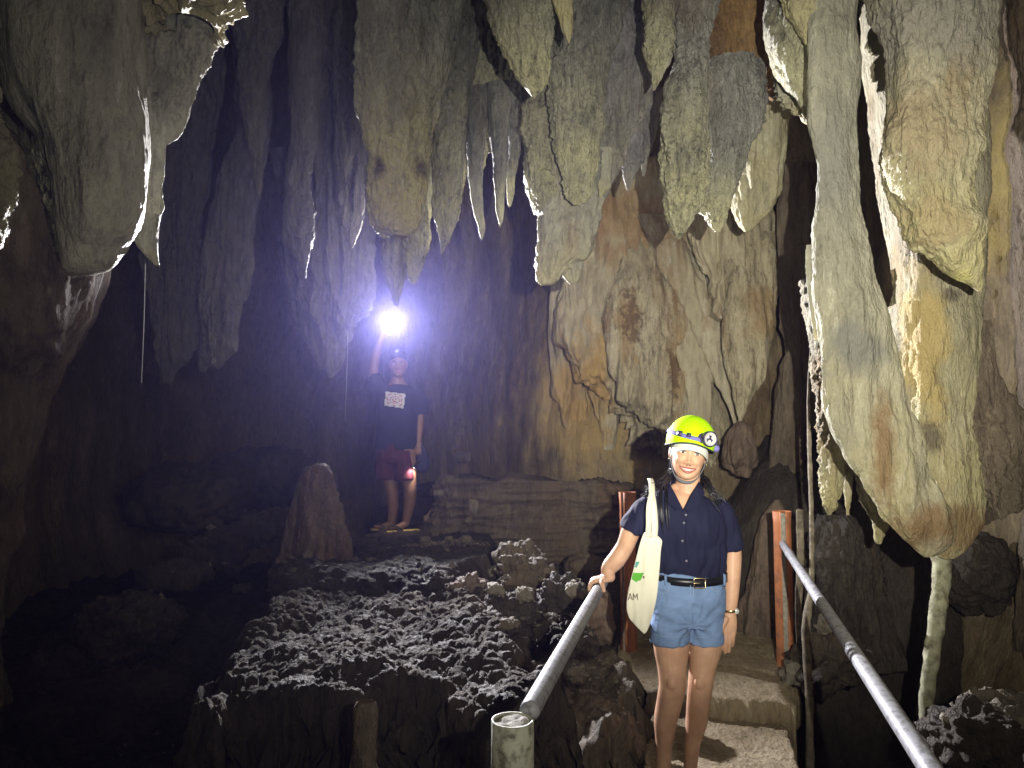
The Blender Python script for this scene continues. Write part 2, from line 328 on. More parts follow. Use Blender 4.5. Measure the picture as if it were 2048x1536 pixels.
# ------------------------------------------------------------------ the cave shell
TH = np.radians([-180, -120, -80, -50, -35, -29, -23, -16, -9, -1, 5, 14.4, 23.2, 29, 35, 50, 80, 120, 180])
RR = np.array([4.5, 4.8, 5.6, 7.4, 10.0, 11.6, 12.6, 12.4, 11.0, 9.1, 7.8, 7.4, 7.2, 6.4, 5.9, 5.2, 4.6, 4.4, 4.5])
def wall_R(th): return pchip(TH, RR, th)
def build_wall():
    th = np.concatenate([np.linspace(-np.pi, np.radians(-42), 70, endpoint=False), np.linspace(np.radians(-42), np.radians(42), 560, endpoint=False), np.linspace(np.radians(42), np.pi, 70)])
    z = np.linspace(-2.2, 9.6, 300); T, Z = np.meshgrid(th, z); R = wall_R(T.ravel()).reshape(T.shape)
    R = R + 0.9 * smooth01((Z - 1.2) / 3) * 0.3 - 0.10 * np.maximum(0, Z - 4.5) ** 1.5 * 0.4 - 0.5 * smooth01((0.9 - Z) / 1.5)
    X, Y = R * np.sin(T), R * np.cos(T); p = np.stack([X, Y, Z], -1).reshape(-1, 3)
    near = 1 - 0.0 * p[:, 0]
    D = 0.34 * fbm(p * (0.55, 0.55, 0.30), 3) + 0.065 * billow(p * (1.5, 1.5, 0.6) + 5, 3) + 0.03 * fbm(p * (5.5, 5.5, 1.3), 3) + 0.018 * billow(p * (11, 11, 8), 2)
    Rn = R.ravel() - D * near
    V = np.stack([Rn * np.sin(T.ravel()), Rn * np.cos(T.ravel()), p[:, 2]], -1)
    o = obj('cave_wall', V, grid_faces(300, len(th), False), M['wall'], loc=(0, 0, -2.2)); tag(o, kind='structure')
build_wall()
def build_ceiling():
    x = np.linspace(-9.5, 7, 130); y = np.linspace(-6, 13.5, 130); X, Y = np.meshgrid(x, y); Z = np.maximum(3.4, 1.55 + 0.775 * Y)
    p = np.stack([X, Y, Z], -1).reshape(-1, 3); p[:, 2] += 0.10 * billow(p * 1.3, 3) + 0.05
    o = obj('cave_ceiling', p, grid_faces(130, 130, False), M['mud'], loc=(0, 0, 3.4)); tag(o, kind='structure')
build_ceiling()
WD = np.array((math.sin(math.radians(14.7)), math.cos(math.radians(14.7)), 0)); WN = np.array((WD[1], -WD[0], 0))   # along the walkway, and to its right
W0 = np.array((0.02 - 1.9 * WD[0] / WD[1], 0, 0))    # a point on the line of the left rail
def along(s, r, z): return W0 + WD * s + WN * r + np.array((0, 0, z))
def floor_z(X, Y):
    s = (X - W0[0]) * WD[0] + Y * WD[1]; r = (X - W0[0]) * WN[0] + Y * WN[1]
    z = -0.75 + 0 * X
    z = z + 1.25 * smooth01((Y - 5.0) / 1.6) * smooth01((X + 2.4) / 1.2)                  # the bank the guide's rock stands on
    z = z + 0.35 * smooth01((Y - 6.5) / 2.5) * smooth01((1.5 - X) / 1)
    z = z + 0.95 * smooth01((r - 0.2) / 1.0) * smooth01((s - 5.6) / 0.8)                   # behind the walkway's end
    z = z + 0.75 * smooth01((r - 1.45) / 0.7)
    z = z - 0.75 * smooth01((-X - 0.4) / 1.2) * smooth01((4.6 - Y) / 1.5)
    return z
def build_floor():
    x = np.linspace(-9.5, 7, 340); y = np.linspace(-5, 13.5, 350); X, Y = np.meshgrid(x, y); Z = floor_z(X, Y)
    p = np.stack([X, Y, Z], -1).reshape(-1, 3)
    D = 0.16 * fbm(p * (1.1, 1.1, 1), 3) + 0.06 * billow(p * (4, 4, 1), 3) + 0.02 * billow(p * (13, 13, 1), 2)
    inw = ((p[:, 0] - W0[0]) * WN[0] + p[:, 1] * WN[1]); s = ((p[:, 0] - W0[0]) * WD[0] + p[:, 1] * WD[1])
    p[:, 2] += D
    under = (inw > -0.15) & (inw < 1.15) & (s < 6.5); p[under, 2] = np.minimum(p[under, 2], -0.5)
    o = obj('cave_floor', p, grid_faces(350, 340, False), M['mud'], loc=(0, 0, -1)); tag(o, kind='structure')
build_floor()

# ------------------------------------------------------------------ dripstone hanging from the ceiling
A_, B_ = 'stalactite', 'stalactites'
TOP = -330
stone(A_, 'massive smooth olive stalactite filling the top left corner, blunt torn tip', A_, 'olive', 2.9,
      [(TOP, -190, 300), (-60, -60, 286), (0, -18, 284), (60, -5, 291), (130, 3, 296), (230, 38, 299), (300, 76, 300), (360, 95, 299), (420, 112, 292), (470, 122, 268), (505, 127, 240), (530, 129, 226), (545, 131, 190), (552, 136, 150)],
      ratio=0.75, lump=0.10, flute=0.05, crumb=0.3)
stone('rock_curtain', 'thin wedge of rock beside the massive left stalactite, sloping edge glittering white', 'rock curtain', 'olive', 3.25,
      [(TOP, 230, 520), (-40, 235, 470), (20, 240, 452), (60, 245, 441), (95, 250, 431), (190, 262, 398), (260, 280, 372), (297, 300, 334), (330, 296, 331), (380, 292, 326), (415, 285, 328), (440, 280, 318), (462, 270, 303), (475, 262, 280)],
      ratio=0.35, lump=0.10, flute=0.10, crumb=1.0)
stone(A_, 'small pale fang stalactite under the massive left one, beside a falling drip line', A_, 'cream', 3.15,
      [(430, 262, 322), (455, 256, 318), (480, 266, 315), (505, 284, 316), (520, 300, 317), (531, 311, 318)], ratio=0.7, lump=0.08)
stone(A_, 'ragged grey stub of stalactite tucked behind the left edge of the massive olive one', A_, 'grey', 3.1,
      [(TOP, -120, 60), (250, 20, 130), (400, 78, 150), (450, 88, 150), (490, 105, 150), (520, 118, 146), (538, 126, 140)], ratio=0.6, crumb=1.6)
stone(A_, 'glittering crusted stalactite cut off by the left edge of the picture', A_, 'cream', 2.3,
      [(TOP, -260, -60), (0, -240, -40), (250, -200, 10), (330, -160, 40), (352, -150, 44), (430, -140, 22), (470, -130, 8), (500, -120, -6), (560, -100, -40), (600, -75, -60)], ratio=0.5, crumb=2.0, flute=0.15)
stone('rock_ledge', 'brown overhanging ledge with white crusted rim at the top, beside the massive left stalactite', 'rock ledge', 'cream', 3.12,
      [(TOP, 250, 640), (-60, 268, 520), (-10, 274, 474), (15, 276, 466), (32, 282, 458), (44, 298, 446), (52, 330, 430)], ratio=0.9, crumb=2.2, flute=0.2, lump=0.25)
stone('rock_pillar', 'huge brown rock pillar down the left edge, tapering to the dark floor', 'rock pillar', 'brown', 4.3,
      [(TOP, -420, 330), (300, -330, 280), (430, -300, 262), (530, -290, 236), (600, -285, 203), (650, -280, 186), (720, -275, 152), (765, -272, 112), (850, -270, 87), (900, -270, 76), (970, -268, 61), (1070, -266, 36), (1180, -266, 12), (1300, -270, -2), (1440, -300, 0)],
      ratio=0.6, lump=0.16, flute=0.16, crumb=0.8, dmax=0.9)
# mid distance, left: the group in dim violet light
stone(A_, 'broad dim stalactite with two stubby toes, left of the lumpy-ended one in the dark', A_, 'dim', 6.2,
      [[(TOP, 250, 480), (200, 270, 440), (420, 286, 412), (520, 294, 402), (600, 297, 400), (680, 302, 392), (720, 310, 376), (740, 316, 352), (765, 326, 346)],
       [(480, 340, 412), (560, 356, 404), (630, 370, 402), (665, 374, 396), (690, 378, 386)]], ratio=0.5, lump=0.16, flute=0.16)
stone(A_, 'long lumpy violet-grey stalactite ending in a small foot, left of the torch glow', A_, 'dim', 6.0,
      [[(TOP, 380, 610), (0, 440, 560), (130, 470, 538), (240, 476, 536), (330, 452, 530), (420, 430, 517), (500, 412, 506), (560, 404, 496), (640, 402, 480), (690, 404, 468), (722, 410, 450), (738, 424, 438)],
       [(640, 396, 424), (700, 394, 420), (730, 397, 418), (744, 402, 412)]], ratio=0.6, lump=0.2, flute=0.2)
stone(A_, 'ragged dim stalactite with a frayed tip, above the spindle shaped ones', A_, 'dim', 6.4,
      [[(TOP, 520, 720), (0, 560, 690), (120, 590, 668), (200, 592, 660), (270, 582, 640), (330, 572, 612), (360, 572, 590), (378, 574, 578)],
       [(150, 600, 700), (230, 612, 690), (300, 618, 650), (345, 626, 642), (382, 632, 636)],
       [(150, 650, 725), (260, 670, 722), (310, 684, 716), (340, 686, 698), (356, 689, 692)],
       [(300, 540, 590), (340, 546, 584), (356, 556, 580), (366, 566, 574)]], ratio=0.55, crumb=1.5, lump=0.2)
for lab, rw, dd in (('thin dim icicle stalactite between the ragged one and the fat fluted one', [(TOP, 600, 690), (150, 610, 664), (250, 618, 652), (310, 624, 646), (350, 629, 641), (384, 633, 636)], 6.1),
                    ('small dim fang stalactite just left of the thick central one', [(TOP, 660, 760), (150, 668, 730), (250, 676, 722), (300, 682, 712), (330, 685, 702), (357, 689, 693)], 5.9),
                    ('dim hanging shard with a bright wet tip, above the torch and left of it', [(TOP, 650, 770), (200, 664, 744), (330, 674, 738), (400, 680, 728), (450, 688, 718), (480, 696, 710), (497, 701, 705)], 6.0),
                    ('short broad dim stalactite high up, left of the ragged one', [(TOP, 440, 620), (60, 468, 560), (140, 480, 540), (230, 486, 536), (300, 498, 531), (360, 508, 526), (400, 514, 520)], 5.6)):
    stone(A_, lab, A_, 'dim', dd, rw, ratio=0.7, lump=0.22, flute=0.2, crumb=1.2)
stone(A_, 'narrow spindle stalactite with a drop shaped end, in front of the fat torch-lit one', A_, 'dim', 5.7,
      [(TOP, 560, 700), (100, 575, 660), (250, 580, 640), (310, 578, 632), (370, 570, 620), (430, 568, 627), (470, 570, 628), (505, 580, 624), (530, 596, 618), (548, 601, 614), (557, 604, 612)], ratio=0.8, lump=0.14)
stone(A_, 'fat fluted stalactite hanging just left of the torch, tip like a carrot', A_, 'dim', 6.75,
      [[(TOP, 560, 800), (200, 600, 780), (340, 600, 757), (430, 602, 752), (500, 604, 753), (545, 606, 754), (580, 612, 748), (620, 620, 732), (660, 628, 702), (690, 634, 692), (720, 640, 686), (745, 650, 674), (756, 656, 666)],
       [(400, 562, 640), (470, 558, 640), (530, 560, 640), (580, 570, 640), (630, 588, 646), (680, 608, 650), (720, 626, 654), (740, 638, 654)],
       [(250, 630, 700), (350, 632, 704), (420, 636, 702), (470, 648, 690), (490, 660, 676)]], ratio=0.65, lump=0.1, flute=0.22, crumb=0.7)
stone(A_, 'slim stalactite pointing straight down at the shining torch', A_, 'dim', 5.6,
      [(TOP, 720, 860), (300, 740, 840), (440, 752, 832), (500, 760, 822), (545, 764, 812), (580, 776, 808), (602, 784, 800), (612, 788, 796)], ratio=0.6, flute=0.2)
stone(A_, 'white-tipped blunt stalactite just behind the big yellow-ended central one', A_, 'grey', 5.0,
      [(TOP, 760, 900), (300, 780, 872), (440, 790, 864), (480, 800, 860), (520, 812, 850), (545, 814, 842), (560, 818, 836), (568, 822, 830)], ratio=0.6, flute=0.2)
# the big central one
stone(A_, 'thick central stalactite with a lumpy yellow end and two dark patches', A_, 'central', 4.3,
      [[(TOP, 700, 980), (-60, 712, 950), (0, 717, 927), (80, 720, 906), (150, 716, 896), (200, 713, 882), (250, 724, 866), (290, 732, 860), (330, 736, 857), (380, 735, 854), (410, 736, 850), (440, 744, 846), (458, 752, 838), (468, 766, 828), (474, 780, 815)],
       [(330, 733, 790), (380, 731, 792), (420, 736, 790), (450, 748, 790), (470, 756, 784), (476, 764, 774)],
       [(340, 786, 850), (390, 792, 846), (430, 796, 842), (452, 802, 838), (462, 812, 828)]], ratio=0.75, lump=0.09, flute=0.05, crumb=1.25, dens=1.15)
# right of it, the cluster of small ones
stone(A_, 'brown carrot shaped stalactite right of the thick central one', A_, 'grey', 4.9,
      [(TOP, 850, 990), (150, 868, 950), (250, 868, 930), (330, 866, 926), (390, 865, 924), (420, 868, 922), (450, 874, 912), (480, 878, 900), (498, 880, 890), (508, 881, 885)], ratio=0.8, flute=0.12, crumb=1.2)
stone(A_, 'warty grey stalactite squeezed between the thick central one and the needle cluster', A_, 'grey', 5.2,
      [[(TOP, 880, 980), (100, 880, 960), (200, 876, 930), (300, 866, 916), (350, 862, 902), (390, 866, 890), (405, 872, 882)],
       [(200, 905, 950), (280, 906, 942), (340, 912, 936), (370, 917, 930), (384, 921, 926)]], ratio=0.8, crumb=1.8)
stone('rock_curtain', 'dark blocky rock curtain from which the needle thin stalactites hang', 'rock curtain', 'grey', 5.3,
      [[(TOP, 900, 1120), (0, 920, 1090), (60, 928, 1065), (120, 934, 1052), (180, 936, 1044), (225, 938, 1040), (262, 946, 1030), (280, 952, 1000)],
       [(150, 934, 1000), (230, 936, 998), (290, 940, 990), (315, 948, 976), (330, 957, 972), (342, 961, 966)]], ratio=0.4, lump=0.2, crumb=1.5)
stone(A_, 'leftmost needle of the thin cluster, pale dripping tip', A_, 'grey', 5.0,
      [(180, 930, 985), (260, 934, 975), (330, 936, 968), (390, 941, 967), (430, 948, 968), (455, 956, 970), (472, 960, 967), (479, 962, 965)], ratio=0.8)
stone(A_, 'middle needle of the thin cluster, its left side rimmed with light', A_, 'grey', 4.95,
      [(170, 972, 1030), (250, 978, 1018), (320, 985, 1012), (380, 989, 1010), (420, 992, 1008), (440, 996, 1006), (453, 999, 1002)], ratio=0.8)
stone(A_, 'shortest needle of the thin cluster, crooked with a knee', A_, 'grey', 5.0,
      [(170, 1000, 1056), (240, 1012, 1046), (300, 1018, 1040), (350, 1013, 1032), (385, 1013, 1029), (405, 1015, 1024), (414, 1017, 1020)], ratio=0.8, crumb=1.5)
stone(A_, 'broad cone stalactite with a dripping yellow point, at the top right of the needle cluster', A_, 'grey', 3.9,
      [(TOP, 930, 1180), (-60, 955, 1130), (0, 968, 1112), (40, 978, 1104), (90, 998, 1101), (120, 1012, 1099), (150, 1030, 1097), (170, 1044, 1092), (184, 1056, 1080), (195, 1065, 1071)], ratio=0.8, lump=0.14, crumb=1.2)
stone(A_, 'tiny yellow spike stalactite between the broad cone and the wide grey curtain', A_, 'yellow', 3.7,
      [(TOP, 1060, 1190), (-60, 1090, 1165), (0, 1103, 1148), (40, 1118, 1147), (62, 1124, 1145), (78, 1133, 1142), (87, 1137, 1140)], ratio=0.8)
stone('rock_curtain', 'wide grey rock curtain in the centre with a yellowish jagged hem', 'rock curtain', 'grey', 4.45,
      [[(TOP, 1080, 1290), (-40, 1098, 1260), (60, 1102, 1240), (130, 1100, 1222), (190, 1098, 1212), (260, 1103, 1204), (320, 1114, 1198), (360, 1122, 1192), (385, 1128, 1186), (400, 1136, 1176), (410, 1146, 1160)],
       [(300, 1140, 1206), (350, 1142, 1200), (380, 1150, 1194), (394, 1158, 1184), (404, 1164, 1174)]], ratio=0.45, lump=0.14, crumb=1.5, dens=1.15)
stone('rock_curtain', 'narrow pleated strip with white frosted edges, left of the wide grey curtain', 'rock curtain', 'grey', 4.7,
      [[(TOP, 1020, 1150), (0, 1040, 1140), (170, 1046, 1130), (240, 1047, 1126), (320, 1050, 1126), (380, 1060, 1132), (410, 1066, 1128), (430, 1074, 1120)],
       [(120, 1042, 1066), (200, 1044, 1064), (300, 1046, 1070), (370, 1052, 1078), (410, 1062, 1086), (430, 1070, 1084)]], ratio=0.7, n=3.5, crumb=1.6, flute=0.2)
stone(A_, 'pale flat stalactite with two rounded feet below the wide grey curtain', A_, 'cream', 4.7,
      [[(330, 1062, 1206), (385, 1064, 1199), (420, 1070, 1196), (470, 1074, 1187), (510, 1071, 1176), (530, 1069, 1150), (550, 1069, 1122), (562, 1073, 1110), (571, 1082, 1100)],
       [(470, 1118, 1187), (500, 1120, 1180), (530, 1120, 1168), (548, 1122, 1166), (560, 1130, 1160), (568, 1140, 1152)]], ratio=0.5, lump=0.14, flute=0.14, crumb=0.9)
stone('rock_curtain', 'dark folded rock mass with ragged hem, right of the wide grey curtain', 'rock curtain', 'dim', 4.9,
      [[(TOP, 1180, 1360), (0, 1195, 1340), (100, 1196, 1325), (180, 1194, 1312), (240, 1192, 1290), (290, 1188, 1262), (330, 1190, 1244), (360, 1196, 1226), (385, 1200, 1218), (398, 1204, 1210)],
       [(220, 1230, 1306), (290, 1232, 1292), (330, 1238, 1276), (355, 1246, 1268), (374, 1252, 1262), (384, 1254, 1258)],
       [(180, 1272, 1322), (250, 1274, 1316), (300, 1276, 1304), (330, 1280, 1296), (352, 1284, 1289)]], ratio=0.5, crumb=1.7, lump=0.22)
stone(A_, 'little white-tipped stub at the hem of the wide grey curtain', A_, 'cream', 4.6,
      [(300, 1188, 1226), (350, 1190, 1222), (372, 1194, 1219), (384, 1197, 1212), (394, 1199, 1203)], ratio=0.8, crumb=1.4)
stone(A_, 'knobbly cone stalactite at the top, over the gap left of the long blunt one', A_, 'grey', 4.1,
      [(TOP, 1250, 1400), (-40, 1278, 1366), (0, 1286, 1354), (50, 1290, 1354), (80, 1288, 1356), (110, 1294, 1345), (140, 1300, 1330), (160, 1304, 1320), (180, 1306, 1311)], ratio=0.8, crumb=1.3)
stone(A_, 'long blunt grey stalactite with a greenish cream end, above the helmeted woman', A_, 'grey', 4.05,
      [[(TOP, 1320, 1470), (-20, 1340, 1440), (60, 1356, 1424), (120, 1352, 1418), (180, 1328, 1416), (240, 1320, 1420), (300, 1320, 1419), (350, 1322, 1414), (395, 1325, 1405), (430, 1333, 1391), (455, 1343, 1378), (470, 1350, 1366), (478, 1355, 1360)],
       [(40, 1354, 1400), (100, 1356, 1392), (150, 1360, 1384), (178, 1368, 1378)]], ratio=0.85, lump=0.12, crumb=1.3, dens=1.1)
stone(A_, 'slanting stalactite with a pale ridge down its right side, beside the long blunt one', A_, 'grey', 4.3,
      [[(120, 1420, 1520), (150, 1410, 1532), (175, 1406, 1538), (230, 1408, 1531), (290, 1408, 1508), (350, 1404, 1482), (400, 1394, 1468), (430, 1402, 1458), (450, 1416, 1450), (465, 1430, 1440)]], ratio=0.6, lump=0.14, flute=0.12)
stone(A_, 'brownish pod shaped stalactite behind the slanting ridged one', A_, 'cream', 5.2,
      [(TOP, 1440, 1640), (100, 1455, 1600), (200, 1462, 1586), (260, 1464, 1580), (310, 1462, 1573), (360, 1460, 1560), (405, 1463, 1546), (435, 1470, 1528), (452, 1478, 1512), (464, 1488, 1500)], ratio=0.7, flute=0.14, lump=0.1, crumb=0.7)
stone(A_, 'V shaped grey stalactite high on the right, with a white crusted chunk behind its tip', A_, 'grey', 3.85,
      [(TOP, 1490, 1740), (-40, 1516, 1700), (20, 1527, 1678), (80, 1532, 1662), (120, 1542, 1642), (150, 1556, 1632), (180, 1576, 1620), (200, 1592, 1614), (214, 1600, 1610)], ratio=0.7, crumb=1.3)
stone('rock_ceiling_lump', 'orange brown rock of the roof between the long blunt stalactite and the V shaped one', 'rock', 'rust', 4.75,
      [(TOP, 1340, 1640), (0, 1370, 1600), (90, 1385, 1585), (140, 1398, 1572), (168, 1412, 1560), (185, 1430, 1546), (195, 1460, 1520)], ratio=0.7, n=3, crumb=1.0, dmax=0.4)
stone('crusted_rock', 'white crusted chunk of rock behind the tip of the V shaped stalactite', 'rock', 'cream', 4.15,
      [(120, 1560, 1650), (160, 1548, 1640), (180, 1546, 1636), (205, 1562, 1632), (225, 1586, 1630), (238, 1600, 1632), (246, 1614, 1630)], ratio=0.7, crumb=2.6, lump=0.25)
stone(A_, 'yellowish spike stalactite in front of the V shaped one', A_, 'yellow', 3.6,
      [(TOP, 1520, 1710), (-40, 1562, 1668), (0, 1574, 1652), (30, 1584, 1645), (55, 1596, 1636), (75, 1606, 1626), (92, 1613, 1618)], ratio=0.8)
# the massive group on the right
stone('rock_column', 'massive pale rock column sweeping down to a rounded foot, left half of the right-hand group', 'rock column', 'pale_column', 3.55,
      [[(TOP, 1590, 1735), (-20, 1612, 1722), (100, 1614, 1718), (200, 1612, 1720), (260, 1620, 1721), (330, 1634, 1722), (380, 1632, 1725), (440, 1628, 1732), (500, 1625, 1742), (560, 1623, 1756), (640, 1630, 1782), (720, 1633, 1800), (780, 1636, 1814), (840, 1650, 1832), (900, 1676, 1850), (960, 1708, 1874), (1010, 1734, 1900), (1050, 1762, 1916), (1080, 1796, 1912), (1102, 1828, 1890), (1114, 1848, 1868)],
       [(490, 1610, 1650), (530, 1608, 1652), (580, 1614, 1650), (640, 1622, 1646), (680, 1628, 1640)]], ratio=0.35, lump=0.16, flute=0.06, crumb=0.4, dmax=0.26, dens=1.2)
stone('rock_column', 'yellow streaked rock column with a white glittering left flank, right half of the right-hand group', 'rock column', 'ochre_column', 3.72,
      [[(TOP, 1800, 2040), (0, 1800, 2010), (300, 1820, 1990), (500, 1832, 1988), (560, 1836, 1988), (640, 1833, 1988), (700, 1828, 1986), (780, 1826, 1974), (840, 1830, 1966), (900, 1838, 1976), (960, 1850, 1983), (1020, 1862, 1984), (1060, 1868, 1974), (1090, 1872, 1950), (1106, 1880, 1930), (1118, 1890, 1912)],
       [(600, 1818, 1960), (760, 1812, 1950), (860, 1830, 1945), (930, 1850, 1940), (980, 1870, 1932), (1010, 1888, 1924), (1030, 1900, 1912)]],
      ratio=1.0, n=4.0, lump=0.13, flute=0.06, crumb=0.6, box=True, dmax=0.42, dens=1.2)
stone(A_, 'huge rough yellow-grey stalactite in the top right, pointed tip leaning right', A_, 'rough_yellow', 3.25,
      [(TOP, 1690, 2060), (-40, 1742, 2004), (0, 1750, 1992), (80, 1774, 1986), (150, 1779, 1979), (220, 1777, 1972), (300, 1770, 1968), (340, 1772, 1956), (380, 1784, 1949), (420, 1800, 1956), (450, 1812, 1974), (475, 1822, 1976), (500, 1846, 1970), (525, 1876, 1968), (550, 1908, 1967), (570, 1938, 1966), (583, 1956, 1964)],
      ratio=0.7, n=2.6, lump=0.12, flute=0.06, crumb=0.95, dens=1.2)
stone('rock_curtain', 'low hanging flap with a white crusted edge and a drip tip, far right', 'rock curtain', 'brown', 3.75,
      [(640, 1940, 1990), (720, 1950, 2000), (800, 1955, 2040), (860, 1958, 2130), (900, 1960, 2150), (950, 1972, 2140), (990, 1982, 2110), (1010, 1990, 2070), (1024, 1996, 2030), (1036, 2000, 2010)], ratio=0.4, n=3, box=True, crumb=1.4, dmax=0.3)
stone(A_, 'stubby yellow mossy stalactite with a bumpy skin, under the pale column', A_, 'yellow', 4.3,
      [[(560, 1600, 1720), (700, 1622, 1712), (780, 1628, 1706), (840, 1632, 1702), (900, 1634, 1698), (960, 1638, 1690), (1000, 1644, 1680), (1022, 1652, 1668), (1030, 1656, 1662)],
       [(820, 1672, 1714), (940, 1684, 1708), (1000, 1688, 1704), (1030, 1692, 1700)]], ratio=0.7, crumb=1.8, flute=0.1)
stone(A_, 'short brown stub stalactite peeking out under the foot of the pale column', A_, 'yellow', 4.2,
      [(900, 1700, 1800), (1000, 1722, 1790), (1050, 1744, 1776), (1075, 1748, 1768), (1088, 1754, 1762)], ratio=0.7, crumb=1.6)
stone('rock_pillar', 'tall narrow ochre pillar in shadow at the right edge', 'rock pillar', 'brown', 4.6,
      [(TOP, 2010, 2300), (200, 2020, 2280), (280, 2012, 2260), (500, 2030, 2260), (700, 2040, 2260), (900, 2044, 2260), (1200, 2046, 2270), (1500, 2040, 2300)], ratio=0.5, lump=0.1, flute=0.1)

# ------------------------------------------------------------------ flowstone on the far wall
def wd(px): return float(wall_R(math.atan((px - 1024) / FPX)) * math.cos(math.atan((px - 1024) / FPX)))
def flow(label, rows, mat='flow', off=0.0, **kw):
    mid = (max(r[2] for r in rows) + min(r[1] for r in rows)) / 2
    kw.setdefault('ratio', 0.45); kw.setdefault('lump', 0.12); kw.setdefault('flute', 0.16); kw.setdefault('crumb', 0.6)
    return stone('flowstone', label, 'flowstone', mat, wd(mid) - 0.22 - off, rows, **kw)
flow('wide creamy drapery of fluted flowstone covering the lit wall behind the woman', [(330, 1170, 1560), (400, 1150, 1566), (480, 1134, 1566), (560, 1116, 1560), (640, 1110, 1556), (720, 1140, 1552), (780, 1190, 1540), (830, 1240, 1520), (880, 1290, 1496), (920, 1340, 1480), (950, 1380, 1450)], ratio=0.22, flute=0.32, lump=0.2, off=-0.18, tilt=0.16, dmax=0.30, mat='drapery')
flow('large pale petal of flowstone with dark speckled spots, left above the helmet', [(470, 1262, 1340), (540, 1234, 1364), (610, 1211, 1376), (680, 1213, 1384), (740, 1222, 1390), (790, 1241, 1390), (830, 1275, 1378), (852, 1306, 1360), (868, 1326, 1342)], mat='flow_spotted', off=0.0, tilt=-0.24, ratio=0.36, n=2.2, flute=0.22, lump=0.12)
flow('pointed pod of flowstone ending right above the round brown knob', [(470, 1452, 1556), (540, 1442, 1558), (610, 1440, 1556), (690, 1445, 1545), (760, 1455, 1524), (800, 1464, 1504), (826, 1472, 1490), (842, 1477, 1484)], off=0.0, tilt=-0.30, ratio=0.55, mat='flow_spotted', flute=0.2, lump=0.12)
flow('slanting fold of flowstone running down from the orange patch to the knob', [(430, 1280, 1330), (500, 1306, 1380), (570, 1340, 1416), (640, 1376, 1446), (710, 1408, 1458), (770, 1436, 1468), (820, 1458, 1474), (850, 1468, 1478)], off=-0.04, tilt=-0.22, ratio=0.45, flute=0.2, lump=0.12)
flow('grey fan of flowstone under the stalactite tips, above the pointed pod', [(380, 1385, 1530), (450, 1380, 1556), (510, 1392, 1562), (560, 1414, 1552), (600, 1432, 1535), (640, 1446, 1510)], off=-0.02, tilt=-0.14, flute=0.3, lump=0.14)
flow('tall fluted flowstone column left of the massive pale column', [(330, 1566, 1640), (450, 1556, 1640), (560, 1558, 1632), (650, 1564, 1622), (700, 1572, 1618), (740, 1562, 1620), (850, 1548, 1618), (950, 1546, 1620), (1060, 1545, 1630), (1150, 1540, 1640)], off=0.2, ratio=0.7, flute=0.3, mat='brown')
flow('round brown knob of rock on the wall behind the woman', [(842, 1474, 1486), (854, 1458, 1500), (880, 1447, 1512), (910, 1445, 1516), (930, 1450, 1514), (944, 1462, 1506), (952, 1476, 1494)], mat='stalagmite', off=0.22, ratio=0.7, flute=0.4, lump=0.25)
flow('pleated flowstone rib at the left end of the lit wall', [(520, 1112, 1140), (600, 1098, 1172), (680, 1096, 1190), (760, 1108, 1186), (820, 1124, 1176), (880, 1136, 1160)], off=-0.2, tilt=0.12, ratio=0.35, flute=0.35, lump=0.14, mat='drapery')
flow('second pleated rib beside the left end one, with a rusty foot', [(540, 1164, 1200), (640, 1158, 1222), (720, 1166, 1232), (790, 1180, 1240), (850, 1196, 1236), (900, 1206, 1226)], off=-0.18, tilt=0.12, ratio=0.35, flute=0.35, lump=0.14, mat='drapery')
flow('narrow pale tongue of flowstone between the speckled petal and the slanting fold', [(520, 1330, 1390), (600, 1334, 1404), (680, 1340, 1420), (760, 1352, 1428), (820, 1364, 1424), (860, 1378, 1416), (890, 1390, 1406)], off=-0.04, tilt=-0.14, ratio=0.4, flute=0.2, lump=0.12)
flow('slender rib of pale flowstone along the left side of the speckled petal', [(440, 1200, 1240), (520, 1190, 1232), (600, 1182, 1222), (660, 1190, 1220), (710, 1200, 1220), (750, 1208, 1218)], off=-0.04, tilt=-0.1, ratio=0.6, flute=0.2, lump=0.12)

